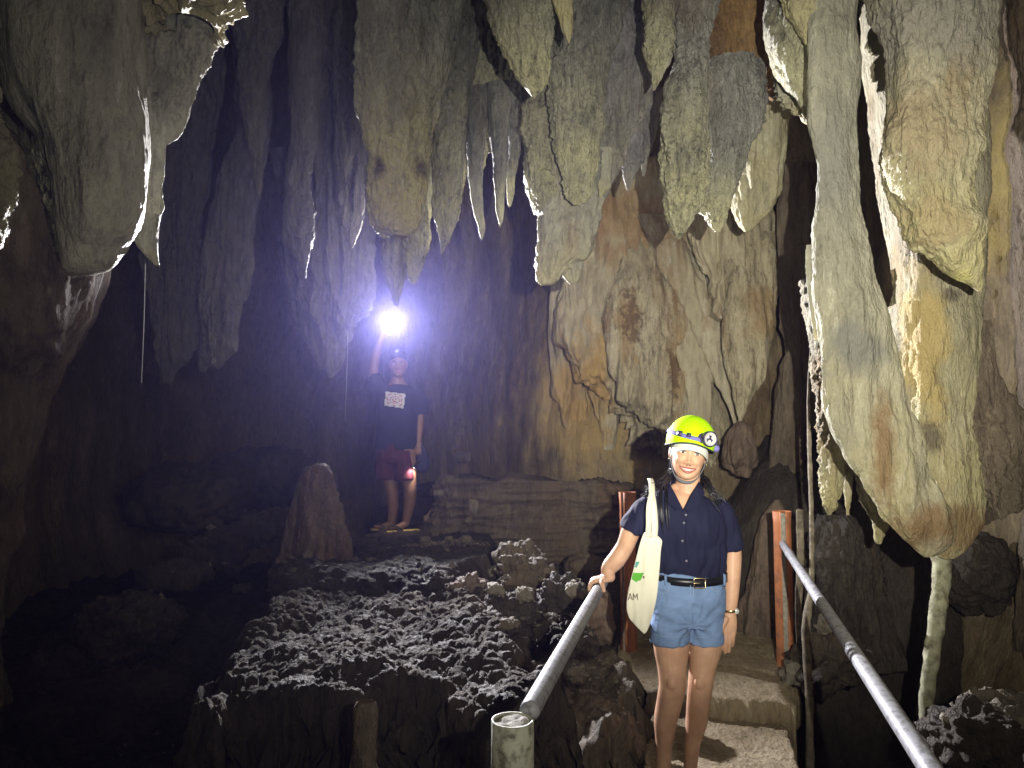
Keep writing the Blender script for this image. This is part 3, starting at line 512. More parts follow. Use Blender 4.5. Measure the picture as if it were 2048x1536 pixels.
# ------------------------------------------------------------------ boulders, stones, stalagmites
def on_plane(px, py, a, b):
    r = P(px, py, 1.0); rz = r[2] - CAMZ; Y = (a - 3 * b - CAMZ) / (rz - b); return np.array((r[0] * Y, Y))
def poly_sd(q, poly):
    inside = np.zeros(len(q), bool); dist = np.full(len(q), 1e9)
    for k in range(len(poly)):
        a, b = poly[k], poly[(k + 1) % len(poly)]; ab = b - a; t = np.clip(((q - a) @ ab) / (ab @ ab), 0, 1)
        dist = np.minimum(dist, np.linalg.norm(q - (a + t[:, None] * ab), axis=1))
        c = ((a[1] > q[:, 1]) != (b[1] > q[:, 1])); den = (b[1] - a[1]) if abs(b[1] - a[1]) > 1e-9 else 1e-9
        inside ^= c & (q[:, 0] < (b[0] - a[0]) * (q[:, 1] - a[1]) / den + a[0])
    return np.where(inside, dist, -dist)
def mound(name, label, cat, mat, poly_px, a, b, zbot, res=0.014, edge=0.22, pop=0.03, popscale=15, lump=0.08, seed=0, group=None, out=0.35):
    poly = np.array([on_plane(x, y, a, b) for x, y in poly_px]); lo, hi = poly.min(0) - out, poly.max(0) + out
    x = np.arange(lo[0], hi[0], res); y = np.arange(lo[1], hi[1], res); X, Y = np.meshgrid(x, y); q = np.stack([X.ravel(), Y.ravel()], -1)
    sd = poly_sd(q, poly) + 0.13 * fbm(np.c_[q * 2.6, q[:, :1] * 0 + seed], 3) + 0.05 * fbm(np.c_[q * 8, q[:, :1] * 0 + seed], 2)
    top = a + b * (q[:, 1] - 3); k = smooth01((sd + edge) / edge)
    z = zbot + (top - zbot) * k
    p = np.c_[q, z]; sdv = np.array((seed, seed * 2.1, 0))
    z = z + 1.5 * lump * fbm(p * (1.5, 1.5, 1.2) + sdv, 3) + 0.3 * lump * billow(p * (5, 5, 4) + sdv, 2)
    if pop:
        p2 = np.c_[q, z]
        dome = lambda w: np.sqrt(np.clip(1 - (w / 0.72) ** 2, 0, 1)); big = 0.45 + 0.9 * np.clip(0.5 + perlin(p2 * popscale * 0.23 + 3), 0, 1)
        z = z + pop * big * dome(worley(p2 * popscale * 0.75 + sdv)) + 0.55 * pop * dome(worley(p2 * popscale * 1.5 + sdv)) + 0.22 * pop * fbm(p2 * popscale * 3, 2)
        h = 0.5 * pop * fbm(p2 * popscale * (0.8, 0.8, 0.8) + 31, 2); 
        side = 4 * k * (1 - k); sx = fbm(p2 * 6 + 5, 3); sy = billow(p2 * 5 + 8, 3)
        q = q + np.c_[h + 0.10 * side * sx, -0.7 * h - 0.12 * side * sy]
    V = np.c_[q, z]; o = obj(name, V, grid_faces(len(y), len(x), False), M[mat], loc=((lo[0] + hi[0]) / 2, (lo[1] + hi[1]) / 2, zbot))
    return tag(o, label, cat, group)
def rock(label, px, py, w, h, d, mat='mud', ratio=0.8, rough=0.25, seed=None, name='rock', cat='rock', dens=1.0, n=2.4, group=None, pop=0.0):
    """a boulder whose picture spans w x h photo pixels about (px, py) at depth d"""
    c = P(px, py, d); s = d / FPX; a, hz = w * s / 2, h * s / 2; b = a * ratio; sd = np.array((seed if seed is not None else hash_name(label),) * 3) * (1, 2.3, 0.7)
    nu = int(np.clip(w * 0.8 * dens, 20, 170)); nv = int(np.clip(h * 0.6 * dens, 14, 130))
    ph = np.linspace(0, 2 * np.pi, nu, endpoint=False); th = np.linspace(0.001, np.pi - 0.001, nv); T, F = np.meshgrid(th, ph, indexing='ij')
    pw = lambda v: np.sign(v) * np.abs(v) ** (2 / n)
    G = np.stack([a * pw(np.sin(T)) * pw(np.cos(F)), b * pw(np.sin(T)) * pw(np.sin(F)), hz * pw(np.cos(T))], -1)
    nn = G / (np.linalg.norm(G, axis=2, keepdims=True) + 1e-9); m = min(a, hz); p = (G + c).reshape(-1, 3)
    D = m * rough * (1.5 * fbm(p * (0.55 / m) + sd, 3) + 0.7 * billow(p * (1.6 / m) + sd, 3))
    if pop: D = D + pop * (0.6 - worley(p * 15 + sd))
    V = p + nn.reshape(-1, 3) * D[:, None]
    o = obj(name, V, grid_faces(nv, nu), M[mat]); return tag(o, label, cat, group)

mound('boulder', 'big dark boulder with a popcorn crusted sloping top, middle of the foreground', 'boulder', 'popcorn',
      [(655, 1158), (705, 1172), (760, 1182), (800, 1160), (860, 1160), (905, 1172), (955, 1195), (990, 1250), (1030, 1310), (1040, 1380), (990, 1440), (930, 1446), (850, 1415), (760, 1396), (690, 1392), (610, 1408), (530, 1388), (450, 1375), (430, 1385), (480, 1300), (520, 1255), (560, 1210), (622, 1200)],
      0.38, 0.10, -0.95, res=0.0085, edge=0.30, pop=0.034, popscale=21, lump=0.055, seed=3.3)
mound('boulder', 'flat topped dark rock the man in flip flops stands on', 'boulder', 'mud',
      [(712, 1078), (760, 1062), (850, 1056), (930, 1062), (985, 1080), (965, 1118), (905, 1140), (820, 1134), (740, 1140), (708, 1112)],
      0.63, 0.005, -0.2, res=0.016, edge=0.25, pop=0.02, popscale=11, lump=0.03, seed=9.1)
mound('rock', 'low crusted rock under the left handrail, in the corner beside the steps', 'rock', 'brown',
      [(1080, 1330), (1180, 1300), (1240, 1310), (1265, 1380), (1240, 1450), (1160, 1470), (1070, 1480), (1040, 1420)],
      0.12, 0.03, -0.95, res=0.012, edge=0.3, pop=0.028, popscale=15, lump=0.1, seed=5.7)
stone('stalagmite', 'short brown column of rock against the front of the popcorn crusted boulder', 'stalagmite', 'brown', 2.75,
      [(1402, 716, 748), (1420, 708, 752), (1470, 710, 748), (1540, 704, 752), (1640, 690, 770), (1760, 670, 790)], ratio=0.8, crumb=1.0)
# the twin stalagmite in the middle distance
stone('stalagmite', 'twin stalagmite with a pink-brown folded front, left of the man with the torch', 'stalagmite', 'stalagmite', 5.3,
      [[(926, 632, 644), (930, 622, 656), (940, 610, 665), (965, 604, 672), (1000, 604, 678), (1040, 602, 686), (1080, 600, 694), (1120, 596, 702), (1180, 590, 715)],
       [(932, 612, 634), (950, 602, 640), (1000, 585, 640), (1040, 570, 640), (1080, 562, 640), (1120, 550, 640), (1180, 530, 640)],
       [(996, 626, 642), (1020, 618, 648), (1060, 610, 646), (1090, 600, 642), (1110, 592, 644), (1180, 580, 650)]],
      ratio=0.6, lump=0.2, flute=0.22, crumb=0.8, dens=1.8, spread=0.12)
stone('stalagmite', 'brown leaning stalagmite behind the right orange post', 'stalagmite', 'stalagmite', 5.9,
      [(1000, 1548, 1560), (1020, 1532, 1572), (1050, 1515, 1590), (1090, 1502, 1600), (1140, 1495, 1604), (1210, 1488, 1612), (1290, 1480, 1620)], ratio=0.7, lump=0.12, flute=0.12, crumb=0.8)
stone('stalagmite', 'dark lumpy stalagmite low behind the pale column, right of the two thin sticks', 'stalagmite', 'mud', 5.2,
      [(1030, 1640, 1700), (1060, 1625, 1740), (1110, 1615, 1765), (1160, 1620, 1770), (1230, 1625, 1775), (1330, 1600, 1800)], ratio=0.6, lump=0.18, flute=0.15)
rock('round dark boulder in the black corner under the right-hand rock group', 1950, 1150, 150, 130, 4.9, 'mud', rough=0.2)
# ledge of strata at the foot of the far wall
stone('rock_ledge', 'layered reddish brown ledge along the foot of the lit wall', 'rock ledge', 'brown', 6.55,
      [(962, 900, 1230), (968, 872, 1262), (990, 862, 1280), (1010, 868, 1290), (1060, 850, 1300), (1110, 852, 1310), (1160, 840, 1320), (1230, 830, 1330)], ratio=0.3, n=5, box=True, lump=0.22, flute=0.0, crumb=1.5, strata=0.035, dens=1.1)
rock('rounded brown block of the ledge just above the hand on the rail', 1172, 1138, 84, 54, 5.7, 'brown', rough=0.2, n=3)
rock('rough reddish rock with a crumbly peak, right of the cream lumps', 1050, 1150, 110, 100, 5.0, 'brown', rough=0.38, pop=0.03)
rock('cracked grey rock with a rounded left side, beside the hand on the rail', 1125, 1215, 90, 120, 4.4, 'mud', rough=0.3, pop=0.02)
rock('slanting crusted slab under the left handrail', 1128, 1275, 110, 70, 4.1, 'popcorn', rough=0.4, pop=0.02)
rock('brown boulder between the handrail and the left orange post', 1195, 1240, 66, 104, 4.7, 'stalagmite', rough=0.2, pop=0.015)
rock('cream lumpy rock with a dark hole, above the popcorn crusted boulder', 940, 1200, 88, 80, 4.6, 'stalagmite', rough=0.42, pop=0.02)
rock('grey knobbly rock left of the cream lumpy one', 862, 1195, 100, 80, 4.7, 'mud', rough=0.4, pop=0.03)
rock('low muddy hump between the cream rock and the cracked grey one', 1020, 1250, 150, 110, 4.4, 'mud', rough=0.3, pop=0.015)
rock('small cream lump with a lit crown under the left rail', 1152, 1345, 40, 44, 4.0, 'pebble', rough=0.35)
rock('tilted dark slab with a pale upper edge, left of the twin stalagmite', 425, 1105, 100, 100, 5.6, 'mud', ratio=0.7, rough=0.3, n=4)
rock('flat slab lying on the dark floor left of the tilted one', 350, 1150, 130, 50, 5.3, 'mud', rough=0.25, n=3.5)
rock('low dark hump of mud at the foot of the twin stalagmite', 640, 1165, 190, 90, 4.95, 'mud', rough=0.25)
rock('dark muddy rubble hump joining the boulder to the flat topped rock', 800, 1160, 220, 70, 5.0, 'mud', rough=0.3, pop=0.015)
rock('angular block half hidden behind the twin stalagmite', 505, 1062, 70, 60, 6.0, 'mud', rough=0.3, n=3.5)
rock('big dim rock at the bottom of the far left shadows', 250, 1250, 190, 110, 4.6, 'mud', rough=0.3)
rock('dark hump against the far wall left of the man', 530, 960, 220, 110, 8.2, 'mud', rough=0.25)
rock('dark mound in front of the far wall, deep left', 380, 1000, 240, 120, 7.6, 'mud', rough=0.25)
rock('pale crumbly heap at the lower right edge of the picture', 2010, 1440, 150, 80, 3.6, 'pebble', rough=0.4, pop=0.03)
rock('dark broken rock right of the hanging stake', 1930, 1480, 170, 110, 3.3, 'mud', rough=0.35)
rock('muddy rock at the foot of the two thin sticks', 1660, 1330, 120, 100, 4.7, 'popcorn', rough=0.4, pop=0.03)
rock('small crusted rock in front of the right orange post', 1588, 1345, 46, 44, 4.75, 'pebble', rough=0.45, pop=0.02)
rock('crusted lump behind the right rail', 1650, 1265, 36, 50, 5.1, 'pebble', rough=0.45, pop=0.02)
# loose stones
def settle(px, py):
    """depth of the surface the photograph's pixel looks at, among what is built so far"""
    bpy.context.view_layer.update(); dg = bpy.context.evaluated_depsgraph_get()
    hit, loc, *_ = SC.ray_cast(dg, CAM0, (V3(P(px, py, 1.0)) - CAM0).normalized()); return float(loc.y) - 0.01 if hit else 5.0
for k, (px, py, w, d, lab) in enumerate([
        (945, 1014, 20, 6.2, 'small upright pale stone on the ledge right of the man'), (937, 1041, 16, 6.1, 'tiny pale stone lying under the upright one'),
        (877, 986, 22, 6.6, 'little round stone behind the shins of the man'), (850, 1080, 20, 5.9, 'leftmost of three pale stones on the lit crumbs'),
        (898, 1077, 16, 5.9, 'yellowish middle one of three pale stones on the lit crumbs'), (932, 1079, 24, 5.9, 'rightmost of three pale stones on the lit crumbs'),
        (990, 1145, 30, 5.0, 'pale rounded stone against the reddish crumbly rock'), (1048, 1190, 36, 4.7, 'half buried stone with a bright curved top edge'),
        (992, 1178, 34, 4.8, 'grey stone below the pale rounded one'), (1150, 1180, 40, 4.5, 'pale flat stone just left of the hand on the rail'),
        (1018, 1248, 34, 4.1, 'smooth stone lying on the muddy hump'), (1892, 1436, 22, 3.5, 'single white pebble right of the foot of the stake'),
        (928, 915, 34, 7.6, 'pale stone sitting high on the wall foot behind the man'), (484, 1176, 30, 4.6, 'round pale stone on the dark slope below the twin stalagmite'), (615, 1110, 20, 5.0, 'shard of stone at the foot of the twin stalagmite')]):
    hp = settle(px, py + w * 0.3)
    rock(lab, px, py, w, w * (0.62 if k not in (0,) else 1.4), hp, 'pebble', rough=0.34, n=3, name='pebble', cat='stone', dens=1.8, group='loose pale stones')

def crumbs(name, cx, cy, hx, hy, zf, n, seed, mat, smin=0.006, smax=0.022):
    """broken bits lying on a rock, more than anyone could count"""
    rs = np.random.RandomState(seed); Vs, Fs = [], []
    base = np.array([(1, 0, 0), (-1, 0, 0), (0, 1, 0), (0, -1, 0), (0, 0, 1), (0, 0, -1)], float)
    fc = np.array([(0, 2, 4), (2, 1, 4), (1, 3, 4), (3, 0, 4), (2, 0, 5), (1, 2, 5), (3, 1, 5), (0, 3, 5)])
    for k in range(n):
        x, y = cx + rs.normal() * hx, cy + rs.normal() * hy; s = smin + (smax - smin) * rs.rand() ** 2
        v = base * (s * rs.uniform(0.6, 1.9), s * rs.uniform(0.6, 1.5), s * rs.uniform(0.4, 0.9)) + rs.normal(size=(6, 3)) * s * 0.25
        a = rs.rand() * 6.3; R = np.array(((math.cos(a), -math.sin(a), 0), (math.sin(a), math.cos(a), 0), (0, 0, 1)))
        Vs.append(v @ R.T + (x, y, zf(x, y) + s * 0.2)); Fs.append(fc + 6 * k)
    o = obj(name, np.concatenate(Vs), np.concatenate(Fs), M[mat], smooth=False); tag(o, kind='stuff'); return o
_dg = bpy.context.evaluated_depsgraph_get
def surface(names, default):
    """height of the rocks already built under a point"""
    bpy.context.view_layer.update(); obs = [o for o in bpy.data.objects if o.type == 'MESH' and o.name.split('.')[0] in names]
    def f(x, y):
        best = default
        for o in obs:
            l = o.matrix_world.inverted() @ Vector((x, y, 2.2)); hit, loc, *_ = o.ray_cast(l, Vector((0, 0, -1)))
            if hit: best = max(best, (o.matrix_world @ loc).z)
        return best
    return f
sf = surface(('boulder', 'rock', 'cave_floor'), -1.0)
q = P(898, 1098, 5.9); crumbs('rubble', q[0], q[1], 0.20, 0.10, sf, 420, 1, 'pebble')
q = P(1010, 1170, 4.9); crumbs('rubble', q[0], q[1], 0.16, 0.18, sf, 300, 2, 'pebble')
q = P(1160, 1290, 4.3); crumbs('rubble', q[0], q[1], 0.18, 0.22, sf, 260, 3, 'pebble')
q = P(1985, 1420, 3.7); crumbs('rubble', q[0], q[1], 0.2, 0.15, sf, 200, 4, 'pebble')
q = P(450, 1110, 5.0); crumbs('rubble', q[0], q[1], 0.7, 0.5, sf, 200, 5, 'pebble', 0.01, 0.04)

# ------------------------------------------------------------------ steps, posts and rails
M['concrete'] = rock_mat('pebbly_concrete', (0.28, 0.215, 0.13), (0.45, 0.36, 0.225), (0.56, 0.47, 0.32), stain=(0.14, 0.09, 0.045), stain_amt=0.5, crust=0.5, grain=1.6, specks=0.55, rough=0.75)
M['pvc'] = plain('grey_pvc', (0.27, 0.27, 0.285), 0.5, spec=0.4, dirt=(0.075, 0.07, 0.068), dirt_amt=0.75, dscale=42, bumpd=0.0015, bscale=60)
M['pvc_old'] = plain('mouldy_pvc', (0.40, 0.40, 0.31), 0.6, dirt=(0.075, 0.07, 0.04), dirt_amt=0.85, dscale=26, bumpd=0.002, bscale=90)
M['orange'] = plain('orange_pvc', (0.44, 0.165, 0.07), 0.6, spec=0.3, dirt=(0.20, 0.10, 0.055), dirt_amt=0.75, dscale=12, bumpd=0.001, bscale=80)
M['cement'] = plain('grey_cement', (0.30, 0.28, 0.23), 0.85, noise=0.3, nscale=40, bumpd=0.006, bscale=90)
M['wood'] = plain('weathered_wood', (0.20, 0.17, 0.12), 0.8, noise=0.4, nscale=22, dirt=(0.06, 0.05, 0.035), dirt_amt=0.7, bumpd=0.004, bscale=70)
M['lichen_wood'] = plain('lichened_wood', (0.26, 0.26, 0.17), 0.85, noise=0.3, nscale=18, dirt=(0.10, 0.085, 0.05), dirt_amt=0.8, dscale=20, bumpd=0.006, bscale=60)

def frames(pts):
    T = np.gradient(pts, axis=0); T /= np.linalg.norm(T, axis=1)[:, None]; return T
def tube(pts, rads, segs=14, sub=5, ref=(1, 0, 0), cap=True, bumpy=0.0, seed=0.0):
    """a closed round-ended tube along a smooth line; radii may be (across, deep) pairs"""
    pts = np.asarray(pts, float); rads = np.array([(r, r) if np.isscalar(r) else r for r in rads], float); m = len(pts)
    if sub > 1 and m > 2:
        k = np.r_[0, np.cumsum(np.linalg.norm(np.diff(pts, axis=0), axis=1))]; q = np.linspace(0, k[-1], (m - 1) * sub + 1)
        pts = np.stack([cr(k, pts[:, c], q) for c in range(3)], 1); rads = np.stack([pchip(k, rads[:, c], q) for c in range(2)], 1)
    elif sub > 1:
        q = np.linspace(0, 1, sub + 1)[:, None]; pts = pts[:1] * (1 - q) + pts[1:] * q; rads = rads[:1] * (1 - q) + rads[1:] * q
    T = frames(pts); ref = np.asarray(ref, float); rings = []; N1p = ref
    def ring(c, t, r):
        nonlocal N1p
        n1 = N1p - t * (N1p @ t); l = np.linalg.norm(n1); n1 = n1 / l if l > 1e-6 else np.cross(t, (0, 0, 1.0)); N1p = n1; n2 = np.cross(t, n1)
        a = np.linspace(0, 2 * np.pi, segs, endpoint=False)[:, None]; return c + n1 * np.cos(a) * r[0] + n2 * np.sin(a) * r[1]
    if cap:
        for a in (0.12, 0.5, 0.85): rings.append(ring(pts[0] - T[0] * rads[0].mean() * (1 - a) * 0.9, T[0], rads[0] * math.sin(math.acos(1 - a))))
    for c, t, r in zip(pts, T, rads): rings.append(ring(c, t, r))
    if cap:
        for a in (0.85, 0.5, 0.12): rings.append(ring(pts[-1] + T[-1] * rads[-1].mean() * (1 - a) * 0.9, T[-1], rads[-1] * math.sin(math.acos(1 - a))))
    V = np.concatenate(rings); F = [tuple(f) for f in grid_faces(len(rings), segs)]
    F += [tuple(range(segs - 1, -1, -1)), tuple(range((len(rings) - 1) * segs, len(rings) * segs))]
    if bumpy:
        c = np.repeat(np.array([r.mean(0) for r in rings]), segs, 0); nn = V - c; V = c + nn * (1 + bumpy * fbm(V * 14 + seed, 3))[:, None]
    return V, F
def cr(k, y, q):
    """a smooth cubic through the points"""
    m = np.gradient(y, k); i = np.clip(np.searchsorted(k, q) - 1, 0, len(k) - 2); h = k[i + 1] - k[i]; t = (q - k[i]) / h
    return (2 * t ** 3 - 3 * t * t + 1) * y[i] + (t ** 3 - 2 * t * t + t) * h * m[i] + (-2 * t ** 3 + 3 * t * t) * y[i + 1] + (t ** 3 - t * t) * h * m[i + 1]
def join(parts):
    V, F, o = [], [], 0
    for v, f in parts:
        V.append(np.asarray(v, float)); F += [tuple(int(i) + o for i in g) for g in f]; o += len(v)
    return np.concatenate(V), F
def tubes(name, mat, parts, parent=None, smooth=True): V, F = join(parts); return obj(name, V, F, mat, parent, smooth)

walk = tag(empty('walkway', along(4, 0.5, 0)), kind='structure')
def slab(s0, s1, r0, r1, z, th, seed, rag=0.05):
    nu, nv = 90, max(30, int((s1 - s0) * 75)); S, R = np.meshgrid(np.linspace(s0, s1, nv), np.linspace(r0, r1, nu), indexing='ij')
    e0 = rag * fbm(np.c_[S[:, 0] * 4, S[:, 0] * 0 + seed, S[:, 0] * 0], 3); w = (R - r0) / (r1 - r0); R = R + e0[:, None] * (1 - w) + 0.3 * e0[:, None] * w
    e1 = 0.05 * fbm(np.c_[R[0] * 6, R[0] * 0 + seed + 5, R[0] * 0], 3); S = S + e1[None] * (1 - (S - s0) / (s1 - s0))
    top = W0 + S[..., None] * WD + R[..., None] * WN; top[..., 2] = z
    p = top.reshape(-1, 3); dz = 0.010 * fbm(p * 3 + seed, 3) + 0.005 * billow(p * 20 + seed, 2) + 0.004 * fbm(p * 55, 2)
    ed = np.minimum.reduce([np.arange(nv)[:, None] + 0 * R, (nv - 1 - np.arange(nv))[:, None] + 0 * R, np.arange(nu)[None] + 0 * R, (nu - 1 - np.arange(nu))[None] + 0 * R]).ravel()
    top = p.copy(); top[:, 2] += dz - 0.012 * (ed == 0) - 0.004 * (ed == 1)
    F = [tuple(f) for f in grid_faces(nv, nu, False)]
    loop = [j for j in range(nu)] + [i * nu + nu - 1 for i in range(1, nv)] + [(nv - 1) * nu + j for j in range(nu - 2, -1, -1)] + [i * nu for i in range(nv - 2, 0, -1)]
    rings = [top[loop] + (0, 0, -th * f) + 0.012 * np.stack([fbm(top[loop] * 9 + (f * 7, 0, seed + c), 2) for c in (0, 3, 6)], 1) * (f > 0) for f in (0.3, 0.65, 1.0)]
    V = np.concatenate([top] + rings); m = len(loop); prev = loop
    for k in range(3):
        cur = [len(top) + k * m + j for j in range(m)]
        F += [(prev[(j + 1) % m], prev[j], cur[j], cur[(j + 1) % m]) for j in range(m)]; prev = cur
    o = obj('step', V, F, M['concrete'], walk, True, loc=along((s0 + s1) / 2, (r0 + r1) / 2, z - th)); return o
slab(4.77, 6.9, -0.16, 0.95, 0.0, 0.5, 1.0)
slab(3.42, 4.80, 0.12, 0.90, -0.13, 0.45, 2.0)
slab(1.9, 3.45, 0.10, 0.90, -0.25, 0.4, 3.0)
slab(0.2, 1.93, 0.08, 0.92, -0.37, 0.4, 4.0)

def pipe_ring(c, top, r0, r1, segs=28, a0=0.0, a1=2 * math.pi, flare=0.0, wob=0.0, seed=0):
    """a standing pipe wall between angles a0 and a1"""
    full = a1 - a0 > 6.28; zs = np.linspace(c[2], top, 14); a = np.linspace(a0, a1, segs, endpoint=not full); V = []
    for k, z in enumerate(zs):
        f = 1 + flare * max(0, (z - top + 0.08) / 0.08)
        for r in (r1, r0):
            rr = r * f * (1 + wob * fbm(np.c_[np.cos(a) * 2 + seed, np.sin(a) * 2, a * 0 + z * 3], 2)); V.append(np.c_[c[0] + rr * np.cos(a), c[1] + rr * np.sin(a), a * 0 + z])
    V = np.concatenate(V); n = len(a); m = len(zs); F = []
    for k in range(m - 1):
        for j in range(n if full else n - 1):
            j2 = (j + 1) % n; o0, o1 = 2 * k * n, 2 * (k + 1) * n
            F.append((o0 + j, o0 + j2, o1 + j2, o1 + j)); F.append((o0 + n + j2, o0 + n + j, o1 + n + j, o1 + n + j2))
    for o0 in (0, 2 * (m - 1) * n):
        for j in range(n if full else n - 1): F.append((o0 + j, o0 + (j + 1) % n, o0 + n + (j + 1) % n, o0 + n + j))
    if not full:
        for k in range(m - 1):
            for j in (0, n - 1): F.append((2 * k * n + j, 2 * (k + 1) * n + j, 2 * (k + 1) * n + n + j, 2 * k * n + n + j))
    return V, F
def cyl_lump(c, top, r, seed, segs=26, bumpy=0.05):
    V, F = tube([(c[0], c[1], c[2]), (c[0], c[1], top)], [r, r], segs, 14, cap=False); V = np.array(V)
    V[:, :2] += (V[:, :2] - c[:2]) * (bumpy * fbm(V * 12 + seed, 3))[:, None]
    rim = len(V) - segs; V2 = [V]; base = len(V); 
    for f in (0.66, 0.33, 0.02):
        rr = V[rim:] * 1.0; rr[:, :2] = c[:2] + (V[rim:, :2] - c[:2]) * f; rr[:, 2] = top + 0.012 * fbm(rr * 20 + seed, 2) + 0.004; V2.append(rr)
    F = F[:-1]
    for k in range(3):
        a, b = (rim if k == 0 else base + (k - 1) * segs), base + k * segs
        F += [(a + j, a + (j + 1) % segs, b + (j + 1) % segs, b + j) for j in range(segs)]
    return np.concatenate(V2), F
# the near grey post
pb = P(1025, 1440, 1.9); pc = np.array((pb[0], pb[1] - 0.01, -0.75)); zt = pb[2] + 0.005
post = empty('post', pc, 'mouldy pale grey pipe post filled with cement, nearest the camera at the bottom', 'post')
V, F = pipe_ring(pc, zt, 0.0475, 0.0535, 40, wob=0.01); obj('pipe', V, F, M['pvc_old'], post)
V, F = cyl_lump(pc, zt - 0.006, 0.047, 2.0, bumpy=0.0); obj('cement_core', V, F, M['cement'], post)
def orange_post(px, py, d, top_py, label, gap, seed, r=0.058):
    b = P(px, py, d); z = P(px, top_py, d)[2]; c = np.array((b[0], b[1], -0.06)); o = empty('post', c, label, 'post', 'orange pipe posts at the end of the walkway')
    V, F = pipe_ring(c, z, r - 0.004, r, 30, gap[1], gap[0] + 2 * math.pi, flare=0.10, wob=0.025, seed=seed); obj('pipe', V, F, M['orange'], o)
    V, F = cyl_lump(c, z - 0.025, r - 0.007, seed, bumpy=0.06); obj('cement_core', V, F, M['cement'], o)
    V, F = tube([c + (0, 0, -0.3), c + (0, 0, 0.03)], [r * 1.5, r * 1.15], 18, 4, bumpy=0.3, seed=seed); obj('footing', V, F, M['concrete'], o)
    return c
ca = orange_post(1571, 1318, 5.06, 1022, 'orange pipe post split open to show grey cement, holding the right handrail', (math.radians(-118), math.radians(-86)), 1.0)
cb = orange_post(1258, 1288, 5.4, 984, 'orange pipe post half hidden behind the tote bag', (math.radians(-150), math.radians(-128)), 2.0)
def handrail(label, pts, seed, joints, rad):
    o = empty('handrail', pts[0], label, 'handrail')
    V, F = tube(pts, [rad] * len(pts), 22, 30, cap=True, bumpy=0.012, seed=seed); obj('pipe', V, F, M['pvc'], o)
    pts = np.array(pts); 
    for t in joints:
        a = pts[0] * (1 - t) + pts[-1] * t; dv = (pts[-1] - pts[0]); dv /= np.linalg.norm(dv)
        V, F = tube([a - dv * 0.035, a + dv * 0.035], [rad + 0.003] * 2, 22, 2, cap=True); obj('pipe_joint', V, F, M['pvc'], o)
    return o
RL0, RL1 = P(1060, 1420, 1.955), P(1254, 1078, 5.33)
RR0, RR1 = P(1960, 1690, 1.33), P(1566, 1088, 5.0)
handrail('grey pipe handrail gripped by the woman, running from the cement filled post', [RL0, RL1], 3.0, [0.72], 0.0270)
handrail('bluish grey pipe handrail on the right, slotted into the split orange post', [RR0, RR1], 8.0, [0.88], 0.0245)
# wooden sticks
def stick(name, label, pts, rads, mat, seed, cat='stick', segs=10):
    V, F = tube(pts, rads, segs, 12, bumpy=0.22, seed=seed); o = obj(name, V, F, M[mat]); return tag(o, label, cat)
stick('stick', 'long thin dark stick standing against the far wall, left of the pale column', [P(1621, 700, 4.75), P(1617, 790, 4.72), P(1619, 900, 4.7), P(1624, 1100, 4.62), P(1622, 1180, 4.6), P(1613, 1245, 4.55), P(1618, 1380, 4.5), P(1620, 1560, 4.4)], [0.006, 0.01, 0.014, 0.016, 0.02, 0.026, 0.024, 0.026], 'wood', 1.0)
stick('stick', 'flat weathered stake beside the right orange post, shorter than the dark stick', [P(1600, 1022, 4.9), P(1601, 1120, 4.86), P(1597, 1220, 4.82), P(1604, 1360, 4.8)], [(0.024, 0.008), (0.026, 0.009), (0.022, 0.01), (0.022, 0.012)], 'wood', 2.0)
stick('stake', 'lichened greenish grey stake hanging below the yellow streaked rock column', [P(1882, 1080, 3.85), P(1884, 1120, 3.83), P(1878, 1200, 3.8), P(1866, 1290, 3.75), P(1856, 1370, 3.7), P(1851, 1440, 3.66), P(1850, 1458, 3.65)], [(0.046, 0.03), (0.050, 0.035), (0.044, 0.035), (0.042, 0.03), (0.036, 0.028), (0.032, 0.025), (0.026, 0.02)], 'lichen_wood', 5.0, cat='stake', segs=16)
# motion streaks of falling drops, built as thin solid threads
M['thread'] = plain('drop_streak', (0.7, 0.7, 0.75), 0.2, spec=0.8)
for lab, a, b in (('longest pale streak of falling drops, under the fang stalactite', P(291, 528, 3.15), P(283, 765, 3.15)),
                  ('thin pale streak of falling drops under the fat fluted stalactite beside the torch', P(696, 664, 5.9), P(690, 842, 5.9)),
                  ('faint streak of falling drops left of the fang stalactite', P(212, 530, 3.0), P(190, 600, 3.0))):
    V, F = tube([a, (a + b) / 2 + (0.002, 0, 0), b], [0.0014, 0.0018, 0.0012], 6, 3); o = obj('drip_streak', V, F, M['thread']); tag(o, lab, 'drip', 'streaks of falling drops')

# ------------------------------------------------------------------ people
def cloth(name, col, wr=0.5, rough=0.85, weave=0.0012, noise=0.12):
    return plain(name, col, rough, spec=0.2, noise=noise, nscale=9, bumpd=weave, bscale=420)
M['skin'] = plain('skin', (0.56, 0.335, 0.215), 0.5, spec=0.35, noise=0.16, nscale=11, sub=0.06, bumpd=0.0012, bscale=90, dirt=(0.40, 0.20, 0.13), dirt_amt=0.35, dscale=7)
M['skin_dark'] = plain('tanned_skin', (0.24, 0.135, 0.085), 0.5, spec=0.4, noise=0.1, nscale=14)
M['navy'] = cloth('navy_cloth', (0.012, 0.013, 0.036)); M['black_cloth'] = cloth('dark_tee_cloth', (0.016, 0.018, 0.032))
M['denim'] = cloth('light_denim', (0.155, 0.235, 0.40), weave=0.002, noise=0.2); M['stitch'] = plain('denim_seam', (0.24, 0.32, 0.46), 0.8)
M['red_cloth'] = cloth('dark_red_cloth', (0.075, 0.018, 0.026)); M['black'] = plain('black_leather', (0.008, 0.008, 0.010), 0.35)
